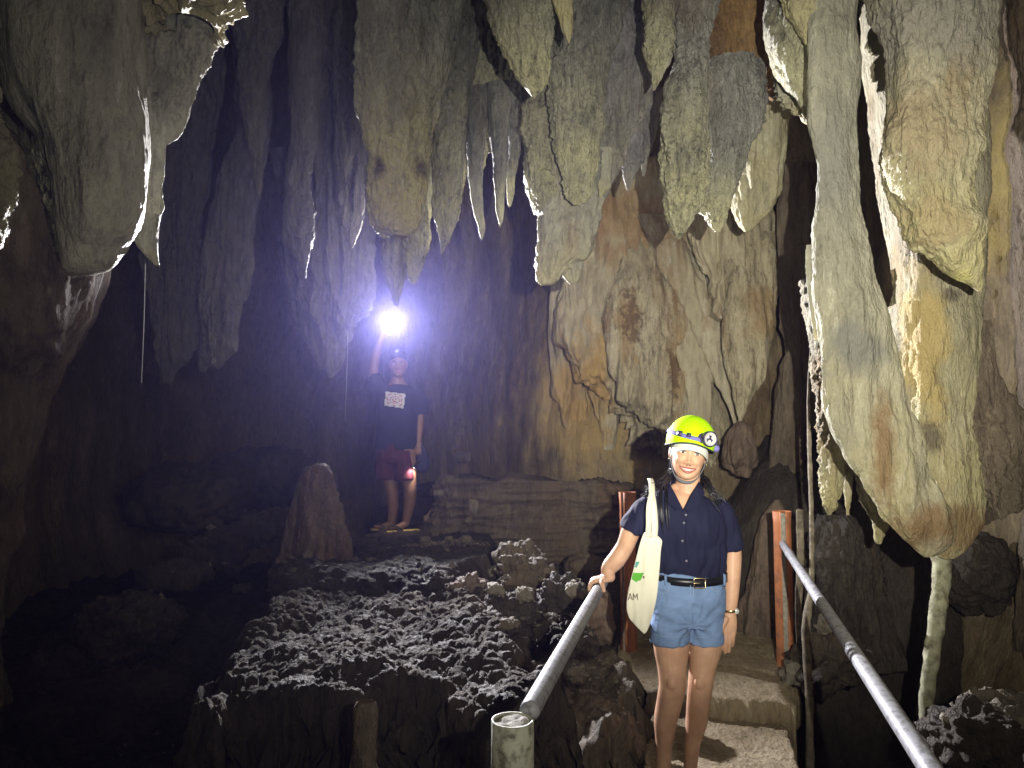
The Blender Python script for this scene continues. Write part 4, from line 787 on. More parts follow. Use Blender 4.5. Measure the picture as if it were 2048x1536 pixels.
M['gold'] = plain('brass', (0.72, 0.55, 0.30), 0.25, 1.0); M['canvas'] = plain('cream_canvas', (0.72, 0.70, 0.56), 0.9, spec=0.1, noise=0.05, nscale=12, bumpd=0.0015, bscale=300)
M['teal'] = plain('teal_print', (0.10, 0.36, 0.31), 0.8); M['green'] = plain('green_print', (0.10, 0.40, 0.04), 0.8); M['ink'] = plain('brown_print', (0.12, 0.08, 0.06), 0.8)
M['neon'] = plain('neon_shell', (0.46, 0.82, 0.0), 0.6, spec=0.12, noise=0.04, nscale=20); M['purple'] = plain('violet_strap', (0.17, 0.15, 0.42), 0.7, bumpd=0.001, bscale=300)
M['housing'] = plain('violet_black_plastic', (0.04, 0.032, 0.075), 0.35); M['lens'] = plain('lens_glass', (0.75, 0.75, 0.72), 0.12, 0.4, spec=0.8)
M['whitecap'] = plain('white_cap_cloth', (0.70, 0.72, 0.66), 0.85, bumpd=0.001, bscale=300); M['rubber'] = plain('dark_rubber', (0.03, 0.032, 0.03), 0.7)
M['greystrap'] = plain('grey_strap', (0.12, 0.125, 0.14), 0.7); M['hair'] = plain('black_hair', (0.010, 0.009, 0.010), 0.32, spec=0.55)
M['lip'] = plain('lips', (0.36, 0.115, 0.09), 0.42, spec=0.5); M['teeth'] = plain('teeth', (0.46, 0.43, 0.385), 0.35, spec=0.6); M['mouth'] = plain('mouth_inside', (0.10, 0.025, 0.02), 0.6)
M['eyewhite'] = plain('eye_white', (0.70, 0.68, 0.65), 0.2, spec=0.6); M['iris'] = plain('iris', (0.018, 0.010, 0.007), 0.12, spec=0.8)
M['button'] = plain('grey_button', (0.12, 0.12, 0.16), 0.35); M['sole'] = plain('white_rubber', (0.6, 0.6, 0.58), 0.7)
M['yellow_foam'] = plain('yellow_foam', (0.52, 0.40, 0.13), 0.8, noise=0.2); M['steel'] = plain('dark_metal', (0.10, 0.10, 0.11), 0.35, 0.8); M['card'] = plain('white_print', (0.62, 0.60, 0.58), 0.85)
M['redprint'] = plain('red_print', (0.36, 0.06, 0.05), 0.85); M['navybag'] = cloth('dark_blue_nylon', (0.02, 0.022, 0.07), rough=0.5)

def remesh(name, parts, voxel, smooth=4, fac=0.5):
    """melts closed pieces into one continuous skin"""
    V, F = join(parts); me = bpy.data.meshes.new('tmp'); me.from_pydata(V.tolist(), [], [list(f) for f in F]); me.update()
    bm = bmesh.new(); bm.from_mesh(me); off = 0
    bmesh.ops.recalc_face_normals(bm, faces=bm.faces); bm.to_mesh(me); bm.free()
    o = bpy.data.objects.new('tmp', me); COL.objects.link(o)
    m = o.modifiers.new('r', 'REMESH'); m.mode = 'VOXEL'; m.voxel_size = voxel
    if smooth: s = o.modifiers.new('s', 'SMOOTH'); s.iterations = smooth; s.factor = fac
    dg = bpy.context.evaluated_depsgraph_get(); out = bpy.data.meshes.new_from_object(o.evaluated_get(dg))
    bpy.data.objects.remove(o); bpy.data.meshes.remove(me)
    n = len(out.vertices); co = np.empty(n * 3, np.float32); out.vertices.foreach_get('co', co); nr = np.empty(n * 3, np.float32); out.vertices.foreach_get('normal', nr)
    lt = np.empty(len(out.polygons), np.int32); out.polygons.foreach_get('loop_total', lt); li = np.empty(len(out.loops), np.int32); out.loops.foreach_get('vertex_index', li)
    if (lt == 4).all(): F = li.reshape(-1, 4)
    else: s = np.r_[0, np.cumsum(lt)]; F = [tuple(li[s[k]:s[k + 1]]) for k in range(len(lt))]
    bpy.data.meshes.remove(out); return co.reshape(-1, 3).astype(float), nr.reshape(-1, 3).astype(float), F
def to_px(p):
    y, z = p[..., 1], p[..., 2] - CAMZ; f = y * math.cos(PITCH) + z * math.sin(PITCH); u = -y * math.sin(PITCH) + z * math.cos(PITCH)
    return 1024 + FPX * p[..., 0] / f, 768 - FPX * u / f
def ell(c, r, nu=16, nv=10):
    th = np.linspace(0.02, np.pi - 0.02, nv); ph = np.linspace(0, 2 * np.pi, nu, endpoint=False); T, Q = np.meshgrid(th, ph, indexing='ij')
    V = np.stack([c[0] + r[0] * np.sin(T) * np.cos(Q), c[1] + r[1] * np.sin(T) * np.sin(Q), c[2] + r[2] * np.cos(T)], -1).reshape(-1, 3)
    return V, [tuple(f) for f in grid_faces(nv, nu)] + [tuple(range(nu)), tuple(range((nv - 1) * nu, nv * nu))]
def ribbon(pts, width, thick, normal):
    """a flat band along points; normal points out of the band's face"""
    pts = np.asarray(pts, float); T = frames(pts); nrm = np.asarray(normal, float); nrm = np.broadcast_to(nrm, pts.shape); w = np.broadcast_to(np.asarray(width, float), (len(pts),))
    s = np.cross(T, nrm); s /= np.linalg.norm(s, axis=1)[:, None]; n = np.cross(s, T); R = []
    for a, b in ((1, 1), (-1, 1), (-1, -1), (1, -1)): R.append(pts + s * (a * w / 2)[:, None] + n * b * thick / 2)
    V = np.stack(R, 1).reshape(-1, 3); m = len(pts); F = [tuple(f) for f in grid_faces(m, 4)] + [(3, 2, 1, 0), tuple(range(4 * m - 4, 4 * m))]
    return V, F
HZ = np.array([-.119, -.114, -.104, -.085, -.060, -.030, 0, .03, .06, .088, .108, .119, .123])
HW = np.array([.006, .022, .038, .054, .0650, .0705, .0730, .0740, .0720, .0620, .0440, .020, .003])
HF = np.array([.070, .081, .088, .090, .0900, .0910, .0900, .0920, .0860, .0700, .0480, .022, .003])
HB = np.array([-.055, -.035, -.005, .035, .066, .084, .093, .098, .098, .086, .062, .030, .003])
def head_mesh(smile=1.0, nv=96, nu=110):
    z = np.linspace(HZ[0], HZ[-1], nv); w, f, b = pchip(HZ, HW, z), pchip(HZ, HF, z), pchip(HZ, HB, z); ph = np.linspace(0, 2 * np.pi, nu, endpoint=False)
    c, s = np.cos(ph), np.sin(ph); G = np.zeros((nv, nu, 3)); mid = (b - f) / 2; hl = (b + f) / 2
    ex = 2 / 2.25
    G[..., 0] = w[:, None] * np.sign(c) * np.abs(c) ** ex; G[..., 1] = mid[:, None] + hl[:, None] * np.sign(s) * np.abs(s) ** ex; G[..., 2] = z[:, None]
    X, Z = G[..., 0], G[..., 2]; fr = smooth01((-s[None] - 0.05) / 0.5) + 0 * X
    g = lambda x, zz, sx, sz, a: a * np.exp(-((X - x) / sx) ** 2 - ((Z - zz) / sz) ** 2)
    D = g(0, -.040, .013, .011, .020) + g(0, -.028, .0085, .016, .011) + g(0, -.010, .008, .02, .007)
    for q in (-1, 1):
        D += g(q * .0160, -.043, .0085, .008, .0115) + g(q * .031, .000, .017, .011, -.0105) + g(q * .043, -.034, .020, .016, .0100 * smile) + g(q * .030, .020, .02, .008, .003)
        D += g(q * (.036 + .004 * smile), -.060, .006, .016, -.0055 * smile)
    D += g(0, -.066, .028, .016, .004) + g(0, -.106, .018, .010, .005) + g(0, -.090, .02, .007, -.003)
    G[..., 1] -= D * fr
    V = G.reshape(-1, 3); F = [tuple(q) for q in grid_faces(nv, nu)] + [tuple(range(nu)), tuple(range((nv - 1) * nu, nv * nu))]
    return V, F
class Head:
    def __init__(s, c, scale, roll, yaw, pitch):
        s.R = np.array(Matrix.Rotation(math.radians(roll), 3, 'Y') @ Matrix.Rotation(math.radians(yaw), 3, 'Z') @ Matrix.Rotation(math.radians(pitch), 3, 'X')); s.c = np.asarray(c); s.k = scale
    def __call__(s, v): return (np.asarray(v, float) * s.k) @ s.R.T + s.c
    def vf(s, vf): return s(vf[0]), vf[1]
    def obj(s, name, parts, mat, parent, smooth=True):
        V, F = join(parts); return obj(name, s(V), F, mat, parent, smooth)
def face_front(x, z):
    f = np.interp(z, HZ, HF); b = np.interp(z, HZ, HB); w = np.interp(z, HZ, HW); t = np.clip(np.abs(x) / w, 0, .98)
    return (b - f) / 2 - (b + f) / 2 * (1 - t ** 2.25) ** (1 / 2.25)
def decal(target, poly, mat, name, step=1.5, lift=0.0015):
    """a flat print laid on a surface: the polygon (photo pixels) thrown onto the object that carries it"""
    bpy.context.view_layer.update(); poly = np.array(poly, float); lo, hi = poly.min(0), poly.max(0); nx, ny = max(2, int((hi[0] - lo[0]) / step) + 2), max(2, int((hi[1] - lo[1]) / step) + 2)
    x = np.linspace(lo[0], hi[0], nx); y = np.linspace(lo[1], hi[1], ny); idx = {}; V = []; F = []; inv = target.matrix_world.inverted(); o0 = inv @ CAM0
    def vert(i, j):
        if (i, j) not in idx:
            d = inv.to_3x3() @ (V3(P(x[i], y[j], 1.0)) - CAM0); hit, loc, nn, _ = target.ray_cast(o0, d.normalized())
            idx[(i, j)] = len(V) if hit else None
            if hit: V.append(target.matrix_world @ (loc - d.normalized() * lift))
        return idx[(i, j)]
    for i in range(nx - 1):
        for j in range(ny - 1):
            if poly_sd(np.array([[(x[i] + x[i + 1]) / 2, (y[j] + y[j + 1]) / 2]]), poly)[0] > 0:
                q = [vert(i, j), vert(i + 1, j), vert(i + 1, j + 1), vert(i, j + 1)]
                if None not in q: F.append(tuple(q))
    if F: return obj(name, np.array([tuple(v) for v in V]), F, mat, target)
def finger(pts, r): return tube(pts, [r * 1.08, r, r * 0.95, r * 0.8][:len(pts)], 10, 4)
def wrinkle(V, Nn, fn): return V + Nn * fn(V)[:, None]

# ---- the woman
DW = 3.5; KW = DW / FPX
def Q(px, py, dy=0.0): return P(px, py, DW + dy)
H = Head(Q(1378, 904, 0.02), 1.07, 10, -10, 4)
hv = H.vf(head_mesh())
ears = [H.vf(ell((q * .076, .008, -.012), (.012, .020, .031), 14, 10)) for q in (-1, 1)]
rail_dir = np.array(RL1 - RL0); rail_dir /= np.linalg.norm(rail_dir)
tq = (3.545 - RL0[1]) / (RL1[1] - RL0[1]); RH = RL0 + (RL1 - RL0) * tq       # where her hand holds the rail
lw = np.array((-1, 0.26, 0)); lw /= np.linalg.norm(lw); up = np.array((0, 0, 1.0))
wristR = RH + 0.054 * up - 0.052 * lw
palmR = tube([wristR, RH + 0.046 * up - 0.016 * lw, RH + 0.039 * up + 0.018 * lw], [(0.026, 0.022), (0.041, 0.018), (0.043, 0.016)], 16, 5, ref=rail_dir)
fing = []
for k, o in enumerate((-0.034, -0.012, 0.010, 0.031)):
    b = RH + rail_dir * o; l = (0.92, 1.0, 0.98, 0.85)[k]
    fing.append(finger([b + 0.039 * up + 0.010 * lw, b + 0.028 * up + 0.036 * lw * l, b - 0.004 * up + 0.041 * lw, b - 0.028 * up * l + 0.030 * lw], 0.0098))
fing.append(tube([wristR + rail_dir * -0.012 - 0.004 * up, RH - rail_dir * 0.048 + 0.038 * up - 0.018 * lw, RH - rail_dir * 0.070 + 0.026 * up - 0.026 * lw, RH - rail_dir * 0.086 + 0.006 * up - 0.032 * lw], [0.015, 0.013, 0.0115, 0.009], 10, 4))
armR = tube([Q(1298, 1024, .03), Q(1268, 1052, .03), Q(1248, 1096, .045), Q(1234, 1118, .05), Q(1216, 1143, .05), wristR], [0.048, 0.047, 0.042, 0.043, 0.034, 0.026], 20, 6)
armL = tube([Q(1438, 1028, .03), Q(1458, 1060, .035), Q(1465, 1108, .03), Q(1464, 1148, .01), Q(1463, 1190, -.01), Q(1461, 1226, -.025)], [0.048, 0.047, 0.042, 0.040, 0.033, (0.027, 0.022)], 20, 6)
palmL = tube([Q(1461, 1226, -.025), Q(1459, 1244, -.03), Q(1457, 1266, -.03)], [(0.027, 0.021), (0.036, 0.020), (0.037, 0.016)], 16, 5)
for k, (x, y, l) in enumerate(((1446, 1264, 34), (1453.5, 1267, 38), (1461, 1266, 37), (1467.5, 1262, 30))):
    fing.append(finger([Q(x, y - 8, -.03), Q(x - 1, y + l * .38, -.038), Q(x - 2, y + l * .72, -.028), Q(x - 3, y + l, -.012)], 0.0098))
fing.append(tube([Q(1452, 1238, -.045), Q(1445, 1254, -.056), Q(1441, 1270, -.052), Q(1441, 1284, -.042)], [0.014, 0.0125, 0.0115, 0.009], 10, 4))
neck = tube([Q(1374, 1006, .03), Q(1375, 975, .025), Q(1377, 938, .025)], [(0.075, 0.062), (0.058, 0.056), (0.056, 0.058)], 22, 6)
chest = tube([Q(1368, 985, .03), Q(1367, 1004, .015), Q(1367, 1035, .005), Q(1370, 1090, .0), Q(1378, 1140, .0)], [(0.075, 0.045), (0.115, 0.07), (0.150, 0.096), (0.150, 0.092), (0.14, 0.088)], 28, 5)
hips = tube([Q(1379, 1140, 0), Q(1376, 1180, .0), Q(1375, 1205, .0)], [(0.135, 0.08), (0.15, 0.09), (0.13, 0.08)], 28, 5)
ankR, ankL = np.array((*Q(1326, 1530, .02)[:2], -0.03)), np.array((*Q(1379, 1510, .06)[:2], -0.03))
legR = tube([Q(1345, 1215, .0), Q(1343, 1290, -.01), Q(1344, 1340, -.025), Q(1345, 1368, -.03), Q(1339, 1402, -.01), Q(1331, 1442, .015), Q(1328, 1490, .02), ankR], [(.088, .092), (.084, .086), (.066, .070), (.062, .066), (.058, .062), (.053, .060), (.038, .044), .032], 22, 6)
legL = tube([Q(1410, 1215, .02), Q(1411, 1290, .02), Q(1404, 1340, .005), Q(1401, 1368, .0), Q(1397, 1402, .02), Q(1393, 1442, .05), Q(1386, 1480, .06), ankL], [(.084, .09), (.078, .084), (.060, .066), (.057, .062), (.054, .058), (.050, .056), (.037, .043), .031], 22, 6)
feet = [tube([a, a + (0.0, -0.03, -0.05), a + (0, -0.12, -0.075)], [.032, .034, .03], 14, 4) for a in (ankR, ankL)]
kn = [ell(Q(1345, 1366, -.080), (.030, .024, .036)), ell(Q(1401, 1366, -.048), (.028, .022, .034)), ell(Q(1346, 1384, -.070), (.018, .014, .022)), ell(Q(1402, 1384, -.038), (.017, .013, .02))]
V, Nn, F = remesh('person', [hv, *ears, armR, armL, palmR, palmL, *fing, neck, chest, hips, legR, legL, *feet, *kn], 0.0033, 3)
woman = obj('person', V, F, M['skin'], loc=(*Q(1360, 1500)[:2], -0.12))
tag(woman, 'smiling woman in a neon helmet and navy blouse holding the left handrail', 'person')
# face
mz = lambda x: -.074 + 8.5 * x * x
xs = np.linspace(-.035, .035, 13)
def lipline(off, bulge): return [(x, face_front(x, mz(x)) - .0035 - bulge * (1 - (x / .037) ** 2), mz(x) + off * (1 - (x / .037) ** 2)) for x in xs]
H.obj('lips', [tube(lipline(.0092, .004), [(.0035 * (1.15 - abs(x) / .037)) * 1.0 + .001 for x in xs], 10, 1), tube(lipline(-.0095, .004), [(.0048 * (1.1 - abs(x) / .037)) * 1.0 + .001 for x in xs], 10, 1)], M['lip'], woman)
tv = []; tf = []
for i, x in enumerate(np.linspace(-.032, .032, 46)):
    k = 1 - (x / .035) ** 2; y = face_front(x, mz(x)) - .0030 - .003 * k
    for o in (.0070, .0025, -.0025, -.0062): tv.append((x, y + (0.0008 if o in (.0070, -.0062) else 0) + .0005 * abs(math.sin(x / .0085 * math.pi)), mz(x) + o * k))
for i in range(45):
    for j in range(3): tf.append((4 * i + j, 4 * i + 4 + j, 4 * i + 5 + j, 4 * i + 1 + j))
H.obj('teeth', [(np.array(tv), tf)], M['teeth'], woman)
for q in (-1, 1):
    ex, ez = q * .0310, -.0005; ey = face_front(ex, ez) + .0065
    e = H.obj('eye', [ell((ex, ey, ez), (.0150, .0085, .0050), 18, 12)], M['eyewhite'], woman)
    H.obj('iris', [ell((ex + .001, ey - .0062, ez), (.0060, .0036, .0056), 14, 10)], M['iris'], e)
    arc = [(ex + t * .0165, ey - .0072 + .006 * t * t, ez + .0062 - .0052 * t * t) for t in np.linspace(-1, 1, 9)]
    H.obj('eyelash', [tube(arc, [.0008, .0013, .0015, .0016, .0016, .0016, .0015, .0014, .001], 8, 1)], M['hair'], e)
    lid = [(ex + t * .0165, ey - .0058 + .006 * t * t, ez - .0068 + .0045 * t * t) for t in np.linspace(-1, 1, 9)]
    H.obj('lower_lid', [tube(lid, [.0012] + [.0028] * 7 + [.0012], 8, 1)], M['skin'], e)
    H.obj('earring', [ell((q * .082, .004, -.044), (.0035,) * 3, 8, 6)], M['gold'], woman)
    H.obj('nostril', [ell((q * .0062, -.1145, -.0520), (.0036, .003, .0018), 10, 8)], M['mouth'], woman)
    br = [(ex + q * t * .019, face_front(ex + q * t * .019, .021) - .004, .019 + .004 * (1 - t * t)) for t in np.linspace(-1, 1, 7)]
    H.obj('eyebrow', [tube(br, [(.002, .0016)] * 7, 8, 1)], M['hair'], woman)
# blouse
torso = tube([Q(1368, 984, .03), Q(1367, 990, .025), Q(1366, 1004, .015), Q(1366, 1030, .0), Q(1367, 1062, -.005), Q(1370, 1096, .0), Q(1377, 1122, .0), Q(1380, 1140, .0), Q(1381, 1152, 0)],
             [(0.085, 0.06), (0.125, 0.075), (0.172, 0.094), (0.200, 0.116), (0.200, 0.128), (0.186, 0.124), (0.182, 0.122), (0.172, 0.112), (0.160, 0.104)], 40, 6)
slR = tube([Q(1306, 1006, .025), Q(1285, 1032, .028), Q(1268, 1058, .035), Q(1264, 1065, .035)], [(0.058, 0.066), (0.066, 0.074), (0.069, 0.080), (0.069, 0.080)], 26, 6, cap=False)
slL = tube([Q(1428, 1006, .025), Q(1442, 1036, .028), Q(1453, 1070, .035), Q(1459, 1097, .035)], [(0.060, 0.068), (0.070, 0.078), (0.072, 0.082), (0.070, 0.082)], 26, 6, cap=False)
V, Nn, F = remesh('blouse', [torso, slR, slL], 0.0048, 8)
def wr(p):
    a = fbm(p * (9, 9, 3.2) + 3, 3); b = fbm(p * (17, 17, 6) + 9, 2); low = smooth01((1.25 - p[:, 2]) / 0.3)
    return 0.012 * a * (0.45 + low) + 0.006 * b + 0.007 * (0.3 + low) * (np.abs(perlin(p * (14, 14, 4.5) + 21)) * 2 - 0.6)
V = wrinkle(V, Nn, wr)
F = np.array(F); c = V[F].mean(1); fx, fy = to_px(c); hw = np.interp(fy, [955, 975, 1018, 1019], [26, 24.5, 0.5, -1]); keep = ~((np.abs(fx - 1366.5) < hw) & (c[:, 1] < DW + 0.02))
blouse = obj('blouse', V, F[keep], M['navy'], woman)
def flap(pts, th=0.004):
    p = np.array([Q(*a) for a in pts]); n = len(p); V = np.concatenate([p, p + (0, th, 0)]); return V, [tuple(range(n)), tuple(range(2 * n - 1, n - 1, -1))] + [(i, i + n, (i + 1) % n + n, (i + 1) % n) for i in range(n)]
obj('collar', *join([flap([(1337, 962, -.005), (1342, 972, -.055), (1352, 990, -.098), (1366.5, 1019, -.122), (1352, 1021, -.128), (1334, 1003, -.098), (1327, 985, -.055)]),
                     flap([(1398, 962, -.005), (1393, 972, -.055), (1382, 990, -.098), (1367.5, 1019, -.122), (1384, 1023, -.128), (1402, 1004, -.098), (1410, 985, -.055)])]), M['navy'], blouse, False)
bpy.context.view_layer.update()
def front_of(o, px, py, lift=0.003):
    inv = o.matrix_world.inverted(); d = inv.to_3x3() @ (V3(P(px, py, 1.0)) - CAM0); hit, loc, nn, _ = o.ray_cast(inv @ CAM0, d.normalized())
    return np.array(o.matrix_world @ (loc - d.normalized() * lift)) if hit else Q(px, py, -.13)
for px, py in ((1372, 1030), (1368, 1046), (1365, 1082), (1373, 1122)):
    obj('button', *ell(front_of(blouse, px, py), (.0062, .003, .0062), 12, 8), M['button'], blouse)
pl = [front_of(blouse, x, y, .001) for x, y in ((1374, 1022), (1372, 1050), (1371, 1080), (1374, 1110), (1378, 1136))]
obj('placket', *tube(pl, [(.002, .0015)] * 5, 6, 3), M['navy'], blouse)
# shorts, belt
sh = [tube([Q(1381, 1146, 0), Q(1379, 1165, 0), Q(1376, 1200, .0), Q(1375, 1248, .0)], [(0.160, 0.106), (0.170, 0.116), (0.176, 0.124), (0.160, 0.108)], 36, 6, cap=False),
      tube([Q(1343, 1205, .0), Q(1341, 1250, -.005), Q(1340.5, 1272, -.005), Q(1340.5, 1283, -.005)], [(.090, .112), (.092, .108), (.093, .106), (.094, .106)], 30, 5, cap=False),
      tube([Q(1411, 1205, .01), Q(1411.5, 1250, .01), Q(1411.5, 1272, .01), Q(1411.5, 1285, .01)], [(.086, .11), (.085, .104), (.085, .100), (.086, .100)], 30, 5, cap=False)]
V, Nn, F = remesh('shorts', sh, 0.0045, 6)
cx, cy, cz = Q(1376, 1225)
def wrs(p):
    dx = p[:, 0] - cx; dz = p[:, 2] - cz; rad = np.sqrt(dx ** 2 + dz ** 2); ang = np.arctan2(np.abs(dx), dz + 0.03)
    w = np.exp(-((rad - 0.10) / 0.09) ** 2); return 0.0028 * w * np.sin(ang * 11 + 5 * fbm(p * 7, 2)) + 0.006 * fbm(p * (9, 9, 16), 3) - 0.006 * np.exp(-(dx / 0.006) ** 2) * (p[:, 2] < cz + 0.02)
V = wrinkle(V, Nn, wrs); shorts = obj('shorts', V, F, M['denim'], woman)
bpy.context.view_layer.update()
def seam(pts, r=0.0016): return tube([front_of(shorts, x, y, 0.0005) for x, y in pts], [(r, r)] * len(pts), 6, 4)
for sp in [seam([(1381, 1168), (1381, 1190), (1380, 1212)]), seam([(1386, 1168), (1387, 1190), (1381, 1210)]), seam([(1314, 1178), (1324, 1187), (1336, 1182), (1340, 1170)]), seam([(1443, 1176), (1434, 1184), (1424, 1178), (1421, 1168)]),
                   seam([(1308, 1268), (1325, 1273), (1345, 1274), (1365, 1273), (1374, 1270)]), seam([(1382, 1272), (1400, 1275), (1420, 1274), (1438, 1270)])]: obj('seam', *sp, M['stitch'], shorts)
bc = Q(1381, 1151); rx, ry = 0.167, 0.112; hb = 0.0185
a = np.linspace(0, 2 * np.pi, 72, endpoint=False); R = []
for rr, zz in ((1.0, -hb), (1.03, -hb), (1.03, hb), (1.0, hb)): R.append(np.c_[bc[0] + rx * rr * np.cos(a), bc[1] + ry * rr * np.sin(a), bc[2] + zz + 0 * a - 0.012 * (np.sin(a) < 0) * -np.sin(a)])
belt = obj('belt', np.concatenate(R), np.concatenate([grid_faces(4, 72), np.stack([np.arange(72) + 216, (np.arange(72) + 1) % 72 + 216, (np.arange(72) + 1) % 72, np.arange(72)], -1)]), M['black'], woman)
def belt_pt(px): t = math.acos(np.clip((Q(px, 1151)[0] - bc[0]) / rx, -1, 1)); return np.array((bc[0] + rx * 1.05 * math.cos(t), bc[1] - ry * 1.05 * math.sin(t), bc[2] - 0.012 * math.sin(t)))
b0 = belt_pt(1386); w_, h_ = 0.026, 0.022
obj('buckle', *tube([b0 + (x * w_, -.004, z * h_) for x, z in ((-.8, -1), (.8, -1), (1, -.8), (1, .8), (.8, 1), (-.8, 1), (-1, .8), (-1, -.8), (-.8, -1))], [.0032] * 9, 8, 1), M['gold'], belt)
obj('prong', *tube([b0 + (-w_, -.006, 0), b0 + (0, -.008, 0.001)], [.0025, .002], 8, 1), M['gold'], belt)
for px in (1327, 1437):
    p = belt_pt(px); obj('belt_loop', *ribbon([p + (0, .004, .028), p + (0, -.003, .02), p + (0, -.004, 0), p + (0, -.003, -.02), p + (0, .006, -.03)], .011, .003, (0, -1, 0)), M['denim'], belt)
for side, an in (('r', ankR), ('l', ankL)):
    d = np.array((-0.05 if side == 'r' else 0.02, -1, 0)); d /= np.linalg.norm(d)
    s = obj('shoe', *tube([an + (0, .035, -.045), an + (0, 0, -.05), an + d * .08 + (0, 0, -.066), an + d * .15 + (0, 0, -.078), an + d * .19 + (0, 0, -.086)], [(.036, .034), (.043, .044), (.046, .032), (.044, .026), (.03, .018)], 18, 5), M['black'], woman)
    obj('sole', *tube([an + (0, .045, -.094), an + d * .06 + (0, 0, -.094), an + d * .20 + (0, 0, -.094)], [(.038, .012), (.044, .012), (.036, .012)], 16, 5), M['sole'], s)
    for t in (0.05, 0.075, 0.10): obj('lace', *tube([an + d * t + (-.024, 0, -.030 - t * .16), an + d * t + (0, 0, -.018 - t * .18), an + d * t + (.024, 0, -.030 - t * .16)], [.003] * 3, 6, 3), M['sole'], s)
# watch
wc = Q(1462, 1221, -.023); a = np.linspace(0, 2 * np.pi, 25)
watch = obj('wristwatch', *tube([wc + (0.0305 * math.cos(t), 0.0255 * math.sin(t), 0.003 * math.cos(t)) for t in a], [(.0025, .007)] * 25, 8, 1, cap=False), M['gold'], woman)
obj('dial', *ell(wc + (0.020, -.022, .001), (.012, .006, .013), 14, 8), M['lens'], watch)
# helmet, cap, headlamp
def dome(z0f, r, c, nv=30, nu=64, th=0.0, zs=0.0):
    ph = np.linspace(0, 2 * np.pi, nu, endpoint=False); V = []
    for k in range(nv):
        for p_ in ph:
            zr = z0f(p_); t0 = math.asin(np.clip((zr - c[2]) / r[2], -0.95, 0.95)); t = t0 + (math.pi / 2 - 0.01 - t0) * k / (nv - 1)
            w = 1 + 0.018 * math.cos(5 * p_ + math.pi / 2) * math.cos(t) * math.sin(t) * 2
            V.append((c[0] + (r[0] - th) * w * math.cos(t) * math.cos(p_), c[1] + (r[1] - th) * w * math.cos(t) * math.sin(p_), c[2] + (r[2] - th) * math.sin(t)))
    return np.array(V), [tuple(f) for f in grid_faces(nv, nu)] + [tuple(range((nv - 1) * nu, nv * nu))]
hc, hr = (0.0, 0.012, 0.047), (0.108, 0.128, 0.119)
rimf = lambda p_: 0.044 - 0.028 * math.cos(p_) ** 2 - 0.03 * max(0, math.sin(p_)) 
outer = dome(rimf, hr, hc); inner = dome(rimf, hr, hc, th=0.006)
helmet = H.obj('helmet', [outer, inner], M['neon'], woman)
rim = [(hc[0] + hr[0] * .985 * math.cos(t), hc[1] + hr[1] * .985 * math.sin(t), rimf(t)) for t in np.linspace(0, 2 * np.pi, 50)]
H.obj('rim_seal', [tube(rim, [.0042] * 50, 8, 1, cap=False)], M['rubber'], helmet)
def on_helmet(ang, z, out=0.0):
    c = math.sqrt(max(0, 1 - ((z - hc[2]) / hr[2]) ** 2)); return np.array((hc[0] + (hr[0] * c + out) * math.cos(ang), hc[1] + (hr[1] * c + out) * math.sin(ang), z))
band = [on_helmet(t, 0.074 - 0.010 * math.cos(t + 0.6), .0035) for t in np.linspace(0, 2 * np.pi, 60)]
nb = np.array([(math.cos(t), math.sin(t), 0.35) for t in np.linspace(0, 2 * np.pi, 60)])
H.obj('lamp_band', [ribbon(band, .017, .003, nb)], M['purple'], helmet)
la = -math.pi / 2 + math.radians(31); lc = on_helmet(la, 0.076, .020); ld = np.array((math.cos(la) * .8 + 0.0, math.sin(la), 0.04)); ld /= np.linalg.norm(ld)
hl = H.obj('headlamp', [tube([lc - ld * .026, lc - ld * .012, lc + ld * .008, lc + ld * .012], [(.026, .023), (.032, .028), (.034, .031), (.033, .030)], 20, 3, ref=(0, 0, 1), cap=False), tube([lc - ld * .015 + np.array((-.048, 0.006, -.004)), lc - ld * .01], [(.016, .022), (.018, .026)], 14, 4)], M['housing'], helmet)
def disc(c, nrm, r, n=28, dish=0.0):
    nrm = np.asarray(nrm) / np.linalg.norm(nrm); a1 = np.cross(nrm, (0, 0, 1)); a1 /= np.linalg.norm(a1); a2 = np.cross(a1, nrm); t = np.linspace(0, 2 * np.pi, n, endpoint=False)
    R = [c + nrm * (dish * k * k - dish) + r * k * (np.cos(t)[:, None] * a1 + np.sin(t)[:, None] * a2) for k in (1.0, 0.75, 0.5, 0.25, 0.03)]
    return np.concatenate(R), [tuple(f) for f in grid_faces(5, n)] + [tuple(range(4 * n, 5 * n))], [c + nrm * 0.001 + r * (math.cos(q) * a1 + math.sin(q) * a2) for q in np.linspace(0, 2 * np.pi, 31)]
dv, df, dr = disc(lc + ld * .0165, ld, .0315, dish=0.006)
H.obj('reflector', [(dv, df)], M['lens'], hl)
H.obj('lens_ring', [tube(dr, [.0028] * 31, 8, 1, cap=False)], M['housing'], hl)
for dx, dz in ((-.010, .007), (.011, .006), (0, -.011)): H.obj('bulb', [ell(lc + ld * .0135 + np.array((dx, 0, dz)), (.007, .005, .007), 10, 8)], M['eyewhite'], hl)
H.obj('battery_box', [tube([on_helmet(math.radians(8), .040, .006), on_helmet(math.radians(-6), .036, .006)], [.016, .016], 10, 3)], M['purple'], helmet)
H.obj('buckle', [ribbon([on_helmet(-math.pi / 2 - math.radians(t), 0.078, .0065) for t in (26, 32, 38)], .024, .006, (-.4, -1, .3)), ribbon([on_helmet(-math.pi / 2 - math.radians(t), 0.078, .0055) for t in (5, 10, 15)], .019, .004, (-.1, -1, .3))], M['housing'], helmet)
vis = []; nu_, nv_ = 33, 10
